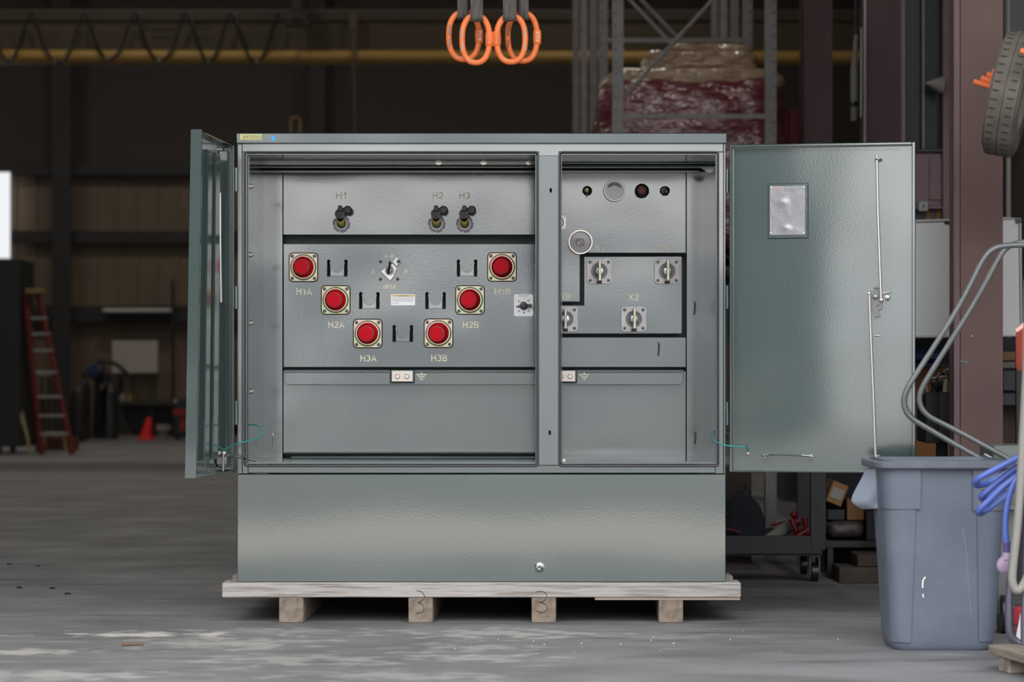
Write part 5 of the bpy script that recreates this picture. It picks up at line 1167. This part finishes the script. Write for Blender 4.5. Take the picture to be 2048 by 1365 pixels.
# work bench at the back wall
Y = 28.3
t = thing('rear_bench', 'long dark work bench against the back wall left of the cabinet', 'bench', (PX(300,Y), Y, 0))
bm = BM(); box(bm, PX(225,Y), PX(520,Y), Y, Y+.7, PZ(811,Y), PZ(803,Y)); obj('bench_top', bm, DARKM, t)
for px in (228, 300, 372, 440, 512):
    bm = BM(); box(bm, PX(px,Y), PX(px+5,Y), Y+.02, Y+.1, 0, PZ(811,Y)-.0005); obj('leg', bm, BLK, t)
bm = BM(); box(bm, PX(225,Y), PX(520,Y), Y+.6, Y+.62, .05, PZ(812,Y)); obj('rear_skirt', bm, mat('grey_skirt',(.06,.06,.06),rough=.7), t)
bm = BM(); box(bm, PX(226,28.9), PX(318,28.9), 28.78, 28.8, PZ(747,28.8), PZ(682,28.8), .01); tag(obj('wall_board', bm, GREYW), 'pale grey board standing on the rear bench under the long light', 'board')

bm = BM(); box(bm, PX(344,28.9), PX(350,28.9), 28.81, 28.88, PZ(803,28.3)+.001, PZ(560,28.8)); tag(obj('bench_post', bm, BLK), 'thin dark upright pole behind the pale grey board', 'pole')
bm = BM(); box(bm, PX(240,28.9), PX(247,28.9), 28.80, 28.87, PZ(803,28.3)+.001, PZ(700,28.8)); tag(obj('board_stand', bm, BLK), 'short stand carrying the pale grey board on the rear bench', 'stand')
t = thing('light_batten', 'long unlit pale strip light fixed to the back wall, left of the cabinet', 'light fitting', (PX(272,28.9), 28.9, PZ(620,28.9)))
bm = BM(); box(bm, PX(205,28.7), PX(342,28.7), 28.7, 28.94, PZ(625,28.7), PZ(617,28.7), .01); obj('batten_body', bm, mat('pale_batten',(.50,.47,.42),rough=.5), t)
bm = BM(); cyl(bm, P(212,622,28.66), P(336,622,28.66), .03, n=10); obj('tube', bm, mat('pale_tube',(.55,.53,.48),rough=.4), t)
for px, py, r, m, lab in ((243,805,.05,mat('grey_can',(.25,.24,.21),rough=.6),'small pale can on the rear bench'),(257,805,.05,LADY,'small yellow can on the rear bench')):
    bm = BM(); cyl(bm, Vector((PX(px,28.4),28.5,PZ(803,28.3)+.001)), Vector((PX(px,28.4),28.5,PZ(803,28.3)+.11)), r, n=14); tag(obj('paint_can', bm, m), lab, 'can', 'cans on the rear bench')
# gas cylinders, hose reel and blue cap, dark shapes in front of the bench
Y = 26.5
for px, h, r, lab, m in ((219, 758, .13, 'tall dark gas cylinder right of the blue drum lid', DARKM),(168, 752, .10, 'slim dark gas cylinder left of the blue drum lid', DARKM)):
    bm = BM(); z1 = PZ(h,Y); x = PX(px,Y); cyl(bm, (x,Y,0), (x,Y,z1-.2), r, n=20); cyl(bm, (x,Y,z1-.2), (x,Y,z1-.05), r, r*.35, 20); cyl(bm, (x,Y,z1-.05), (x,Y,z1+.06), r*.35, n=10)
    tag(obj('gas_cylinder', bm, m), lab, 'gas cylinder', 'dark gas cylinders')
t = thing('blue_drum_stand', 'dark stand carrying a dim blue drum seen edge on, at the back left', 'drum', (PX(193,Y), Y, 0))
bm = BM(); cyl(bm, P(189,744,Y-.1), P(197,741,Y-.2), .13, n=26); obj('drum', bm, mat('dim_blue',(.02,.055,.12),rough=.5), t)
bm = BM(); cyl(bm, P(198,744,Y-.25), P(208,744,Y-.25), .17, n=26); obj('drum_back', bm, BLK, t)
for px in (190, 199):
    bm = BM(); tube(bm, [P(px+3 if px < 195 else px-2,760,Y-.1), Vector((PX(px,Y),Y-.1,0))], .03, 6); obj('leg', bm, BLK, t)
bm = BM(); tube(bm, [P(212,722,Y-.35), P(232,728,Y-.35), P(248,742,Y-.35), P(258,752,Y-.35)], .035, 8, smooth=1); obj('boom_arm', bm, BLK, t)
# low cylinder shapes by the ladder
bm = BM(); blob(bm, PX(142,25.), PX(170,25.), 24.8, 25.4, 0.0, PZ(770,25.), .04, .12, seed=31, n=8); tag(obj('covered_machine', bm, DARKM), 'dark covered machine between the ladder and the gas cylinders', 'machine')
# cone, pale stool and red jack
Y = 26.
t = thing('safety_cone', 'bright red cone on the floor at the back, left of the cabinet', 'cone', (PX(293,Y), Y, 0))
bm = BM(); box(bm, PX(275,Y), PX(309,Y), Y-.12, Y+.12, 0, .035, .01); cyl(bm, (PX(292,Y),Y,.035), (PX(299,Y),Y,PZ(835,Y)), .10, .03, 26); obj('cone_body', bm, CONE, t)
t = thing('round_stool', 'low pale round stool right of the red cone', 'stool', (PX(327,Y), Y, 0))
bm = BM(); cyl(bm, (PX(327,Y),Y,.14), (PX(327,Y),Y,.22), .12, .10, 26); obj('stool_seat', bm, mat('pale_stool',(.26,.25,.22),rough=.6), t)
bm = BM(); cyl(bm, (PX(327,Y),Y,0), (PX(327,Y),Y,.14), .11, .09, 20); obj('stool_base', bm, mat('pale_stool_base',(.18,.17,.15),rough=.7), t)
t = thing('red_compressor', 'dark compressor with red bands beside the left edge of the cabinet door', 'compressor', (PX(362,Y), Y, 0))
bm = BM(); box(bm, PX(349,Y), PX(440,Y), Y-.2, Y+.3, .05, PZ(795,Y), .03); obj('machine_body', bm, DARKM, t)
bm = BM(); box(bm, PX(350,Y), PX(439,Y), Y-.22, Y-.2, PZ(832,Y), PZ(818,Y)); obj('red_band', bm, REDP, t)
bm = BM(); box(bm, PX(364,Y), PX(439,Y), Y-.22, Y-.2, PZ(862,Y), PZ(838,Y)); obj('red_band', bm, REDP, t)
bm = BM(); cyl(bm, (PX(355,Y),Y-.21,PZ(803,Y)), (PX(355,Y),Y-.24,PZ(803,Y)), .025, n=14); obj('dial', bm, mat('pale_dial',(.4,.4,.38),rough=.5), t)
for px in (356, 430):
    bm = BM(); cyl(bm, (PX(px,Y),Y-.1,.06), (PX(px,Y),Y-.05,.06), .06, n=16); obj('wheel', bm, BLK, t)
# ================================================================ NEAR RIGHT EDGE
# hose stand on a small pallet
YP = -1.56
t = thing('small_pallet', 'small rough timber pallet cut off by the lower right corner of the frame', 'pallet', (PX(2040,YP), YP, 0))
AP = -math.radians(79)
MP = Matrix.Translation((PX(1977,YP+.12), YP+.12, 0)) @ Matrix.Rotation(AP,4,'Z')
zpt = PZ(1290,YP+.12)
for k in range(4):
    bm = BM(); box(bm, 0, .85, .0+k*.135, .11+k*.135, zpt-.028, zpt, .003)
    bmesh.ops.subdivide_edges(bm, edges=[e_ for e_ in bm.edges if e_.calc_length() > .3], cuts=10, use_grid_fill=True)
    obj('deck_plank', bm, mat('brown_grey_wood',(.26,.215,.17),rough=.9,noise_col=(.15,.12,.10),nscale=5,nstretch=(1,18,18),bump=.002,bscale=14), t, M=MP)
for xx in (.05, .42, .76):
    bm = BM(); box(bm, xx, xx+.085, .012, .50, 0, zpt-.0285, .004); obj('support_block', bm, mat('pale_rough_wood',(.38,.31,.26),rough=.9,noise_col=(.20,.15,.13),nscale=16,bump=.004,bscale=30), t, M=MP)
# steel pipe frame
YF = -1.42
t = thing('pipe_stand', 'purple-grey bent pipe frame standing on the small pallet at the right edge', 'stand', (PX(2040,YF), YF, zpt))
def Zp(px,py,Y=YF): return P(px,py,Y)
bm = BM(); tube(bm, [Zp(2058,560), Zp(2052,900), Zp(2040,1040), Zp(2026,1120), Zp(2019,1180), Zp(2018,1250), Zp(2021,1272), Zp(2030,1284), Zp(2048,1294), Zp(2075,1302)], 8.5*S(YF), 18, smooth=2); obj('bent_pipe', bm, PIPE, t)
bm = BM(); tube(bm, [Zp(2064,560,-1.47), Zp(2060,900,-1.47), Zp(2050,1120,-1.47), Zp(2049,1300,-1.47)], 8*S(YF), 16); obj('upright_pipe', bm, PIPE, t)
# grey corrugated hose
bm = BM(); Yh = -1.50
base = [(2056,560),(2055,700),(2050,800),(2044.5,900),(2040,980),(2034,1060),(2027,1120),(2023.5,1155),(2026,1174),(2034,1184),(2044,1176),(2053,1158),(2070,1120)]
pts = [P(x,y,Yh) for x,y in base]
for _ in range(2):
    q = [pts[0]]
    for a, b in zip(pts, pts[1:]): q += [a*.75+b*.25, a*.25+b*.75]
    pts = q+[pts[-1]]
dense = []; L = 0
for a, b in zip(pts, pts[1:]):
    m = max(1, int((b-a).length/.0024)); dense += [a.lerp(b, k/m) for k in range(m)]
bm2 = bm; n_ = len(dense)
tube(bm, dense, 8.8*S(Yh), 12, rf=lambda u: 1+.045*math.sin(u*(n_-1)*math.pi/1.5)); tag(obj('corrugated_hose', bm, HOSEG), 'grey corrugated hose hanging in a loop at the right edge', 'hose')
# blue hose : a coil hung at the right edge, loops falling to the left
Yb = -1.35
t = thing('blue_hose', 'bright blue rubber hose hanging in loops in front of the bin', 'hose', (PX(2040,Yb), Yb, PZ(930,Yb)))
def loops(seq, Y, r): 
    bm = BM(); tube(bm, [P(x,y,Y+dy) for x,y,dy in seq], r*S(Y), 14, smooth=3); return bm
for seq in ([(2080,888,.0),(2040,914,.0),(2000,934,.0),(1970,950,.01),(1957,957,.02),(1948,965,.04),(1952,972,.07),(1968,970,.10),(2000,955,.12),(2080,915,.12)],
            [(2080,905,.02),(2030,938,.02),(1998,962,.03),(1972,985,.04),(1961,995,.06),(1966,1000,.09),(1990,985,.11),(2080,925,.12)],
            [(2080,922,.0),(2035,952,.0),(2005,975,.0),(1980,1000,.01),(1960,1018,.02),(1955,1026,.04),(1964,1028,.07),(1990,1008,.1),(2080,940,.12)]):
    obj('hose_loop', loops(seq, Yb, 6.6), HOSEB, t)
obj('hose_tail', loops([(2080,915,-.02),(2052,930,-.02),(2034,955,-.02),(2020,985,-.02),(2012,1025,-.02),(2010,1060,-.02),(2013,1090,-.02)], Yb, 6.4), HOSEB, t)
bm = BM(); cyl(bm, P(2013,1086,Yb-.02), P(2013.5,1106,Yb-.02), 7*S(Yb), 6.5*S(Yb), 18); cyl(bm, P(2013,1085,Yb-.02), P(2013,1088,Yb-.02), 8*S(Yb), n=18); obj('hose_coupling', bm, mat('violet_coupling',(.09,.07,.24),rough=.4), t)
bm = BM(); bmesh.ops.create_uvsphere(bm, u_segments=24, v_segments=16, radius=1, matrix=Matrix.Translation(P(2009,1131,Yb-.02)) @ Matrix.Diagonal((16*S(Yb),9*S(Yb),18*S(Yb),1))); cyl(bm, P(2013,1106,Yb-.02), P(2012,1120,Yb-.02), 7*S(Yb), 10*S(Yb), 16); obj('hose_nozzle', bm, PURP, t)
bm = BM(); tube(bm, [P(1968,978,Yb+.08), P(1963,990,Yb+.1), P(1960,1010,Yb+.1), P(1958,1022,Yb+.09)], 3*S(Yb), 8, smooth=1); obj('tie_strap', bm, mat('tan_tie',(.30,.26,.20),rough=.8), t)
# red tool and white card behind the pipes
bm = BM(); pbox(bm, 2031,2075,1215,1255,-1.25,-1.2,.01); box(bm, PX(2035,-1.25), PX(2070,-1.25), -1.25,-1.2, zpt, PZ(1255,-1.25)); tag(obj('red_canister', bm, REDP), 'dull red canister glimpsed between the pipes at the right edge', 'canister')
bm = BM(); plate(bm, polyp([(2041,1228),(2060,1228),(2060,1285),(2030,1285)],-1.28), (), -1.28, .003); tag(obj('white_card', bm, mat('white_card',(.55,.55,.58),rough=.7)), 'white card leaning by the red canister between the pipes', 'card')
bm = BM(); pbox(bm, 2042,2080,648,745,-1.30,-1.2,.02,2); t = tag(obj('orange_red_sleeve', bm, mat('orange_red_cloth',(.42,.07,.035),rough=.8)), 'worn orange-red sleeve tied with a pink ribbon at the right edge', 'sleeve')
bm = BM(); plate(bm, polyp([(2030,660),(2046,646),(2052,652),(2034,665)],-1.32), (), -1.32, .002); obj('ribbon', bm, mat('pink_ribbon',(.75,.42,.36),rough=.8), t)
# hanging tyres with orange rods
def tyre(cx, cy, Y, R_, W_, yaw, roll, name, label):
    c = P(cx, cy, Y); M = Matrix.Translation(c) @ Matrix.Rotation(math.radians(yaw),4,'Z') @ Matrix.Rotation(math.radians(roll),4,'X') 
    # axis along local x, so the tread faces the viewer
    t = thing(name, label, 'tyre', c, 'hanging tyres')
    prof = [(-W_*.42,R_*.62),(-W_*.50,R_*.70),(-W_*.52,R_*.80),(-W_*.50,R_*.86),(-W_*.50,R_*.90),(-W_*.47,R_*.905),(-W_*.46,R_*.945),(-W_*.43,R_*.95),(-W_*.41,R_*.985),(-W_*.20,R_*.995),(-.02*W_,R_),(-.015*W_,R_*.985),(.015*W_,R_*.985),(.02*W_,R_)]
    prof += [(-a,b) for a,b in prof[9::-1]]
    bm = BM(); n = 96; rings = [[bm.verts.new((x, -r*math.cos(k*2*math.pi/n), r*math.sin(k*2*math.pi/n))) for k in range(n)] for x, r in prof]
    for a, b in zip(rings, rings[1:]+rings[:1]):
        for k in range(n): bm.faces.new((a[k], a[(k+1)%n], b[(k+1)%n], b[k]))
    obj('tyre_body', bm, TIRE, t, M=M)
    bm = BM()
    for k in range(44):
        a_ = k*2*math.pi/44
        for sx in (-.27,.22):
            m = Matrix.Rotation(-a_-(.05 if sx > 0 else 0),4,'X'); box(bm, sx*W_-.035*R_*1.4, sx*W_+.035*R_*1.4, -R_*1.001, -R_*.97, -.011*R_*1.2, .011*R_*1.2, M=m)
    o = obj('tread_groove', bm, TIRED, t, M=M); o['kind'] = 'stuff'
    return t
YT = .35
T1 = tyre(2022, 188, YT, 126*S(YT), 62*S(YT)*1.02, -16, 0, 'hanging_tyre', 'dusty grey tyre seen tread-on, hanging beside the nearest column at top right')
T1_c = WM[T1.name].translation
LEAN = Matrix.Translation(T1_c) @ Matrix.Rotation(math.radians(13),4,'Y') @ Matrix.Translation(-T1_c)
for o in [x for x in list(SC.objects) if x.parent is T1]: o.matrix_basis = LEAN @ o.matrix_basis; WM[o.name] = o.matrix_basis.copy()
T2 = tyre(2112, 258, YT+.16, 122*S(YT), 62*S(YT), -14, 0, 'hanging_tyre', 'second dusty tyre, mostly cut off by the right edge of the frame')
T2_c = WM[T2.name].translation
LEAN = Matrix.Translation(T2_c) @ Matrix.Rotation(math.radians(9),4,'Y') @ Matrix.Translation(-T2_c)
for o in [x for x in list(SC.objects) if x.parent is T2]: o.matrix_basis = LEAN @ o.matrix_basis; WM[o.name] = o.matrix_basis.copy()
t = thing('tyre_hanger', 'steel bracket bar holding the hanging tyres off the nearest column', 'bracket', (PX(2060,.6), .5, PZ(100,.6)))
bm = BM(); box(bm, PX(2012,1.19), PX(2200,1.19), 1.10, 1.19, 2.17, 2.23); obj('hanger_bar', bm, DSTEEL, t)
for xx, yy in ((PX(2040,.75), .47), (PX(2102,.75), .66)):
    bm = BM(); cyl(bm, (xx, 1.095, 2.2), (xx, yy, 2.02), .012, n=12); obj('hanger_peg', bm, DSTEEL, t)
for k, (xa, ya, xb, yb) in enumerate(((1947,163,2000,180),(1962,156,2002,170),(1973,148,2004,160),(1984,142,2006,151),(2040,101,2075,108))):
    Yr = .62 if k < 4 else .02
    bm = BM(); a, b = P(xa,ya,Yr), P(xb+20,yb+6,Yr); cyl(bm, a, b, 6*S(Yr), n=14)
    tag(obj('orange_rod', bm, ORROD), ('longest orange rod, lowest of those sticking out left behind the hanging tyre','second lowest orange rod behind the hanging tyre','third orange rod from the bottom behind the hanging tyre','uppermost and shortest orange rod behind the hanging tyre','orange rod end in front of the hanging tyre tread')[k], 'rod', 'orange rods')
# ================================================================ SMALL THINGS ON THE FLOOR
bm = BM(); r_ = random.Random(3)
for k in range(28):
    px = r_.choice([r_.gauss(1080,90), r_.gauss(1290,60), r_.uniform(880,1500), r_.uniform(600,1800)]); py = r_.uniform(1262,1310)
    dist = F*EYE/(py-755); x = (px-1024)*dist/F; y = dist-D; rr = r_.uniform(.0010,.0028)
    bmesh.ops.create_icosphere(bm, subdivisions=1, radius=rr, matrix=Matrix.Translation((x, y, rr*.7)))
tag(obj('floor_crumbs', bm, mat('white_crumb',(.62,.60,.56),rough=.8)), 'scattered pale crumbs of debris on the concrete in front of the pallet', 'debris', kind='stuff')
def gp(px, py): dist = F*EYE/(py-755); return Vector(((px-1024)*dist/F, dist-D, 0))
bm = BM(); a, b = gp(243,1293), gp(288,1292.5); cyl(bm, a+Vector((0,0,.006)), b+Vector((0,0,.006)), .006, .004, 8); tag(obj('wood_splinter', bm, mat('tan_splinter',(.15,.10,.07),rough=.9)), 'thin tan wood splinter lying on the floor at lower left', 'splinter')
for px, py, lab in ((76,1134,'dark curled scrap, largest of those on the left part of the floor'),(18,1131,'dark crumb at the far left of the floor'),(135,1190,'dark scrap on the floor below the others at left'),(105,1179,'small dark chip between scraps on the left floor'),(38,1178,'flat dark scrap near the left edge of the floor')):
    c = gp(px,py); bm = BM(); q_ = .5+((px*7)%10)/14; tube(bm, [c+Vector((-.012*q_,(px%5-2)*.003,.003)), c+Vector((0,.004,.003+.004*q_)), c+Vector((.014*q_,-.003,.003))], .0022+.001*q_, 6, smooth=1); tag(obj('floor_scrap', bm, BLK), lab, 'scrap', 'dark scraps on the floor')
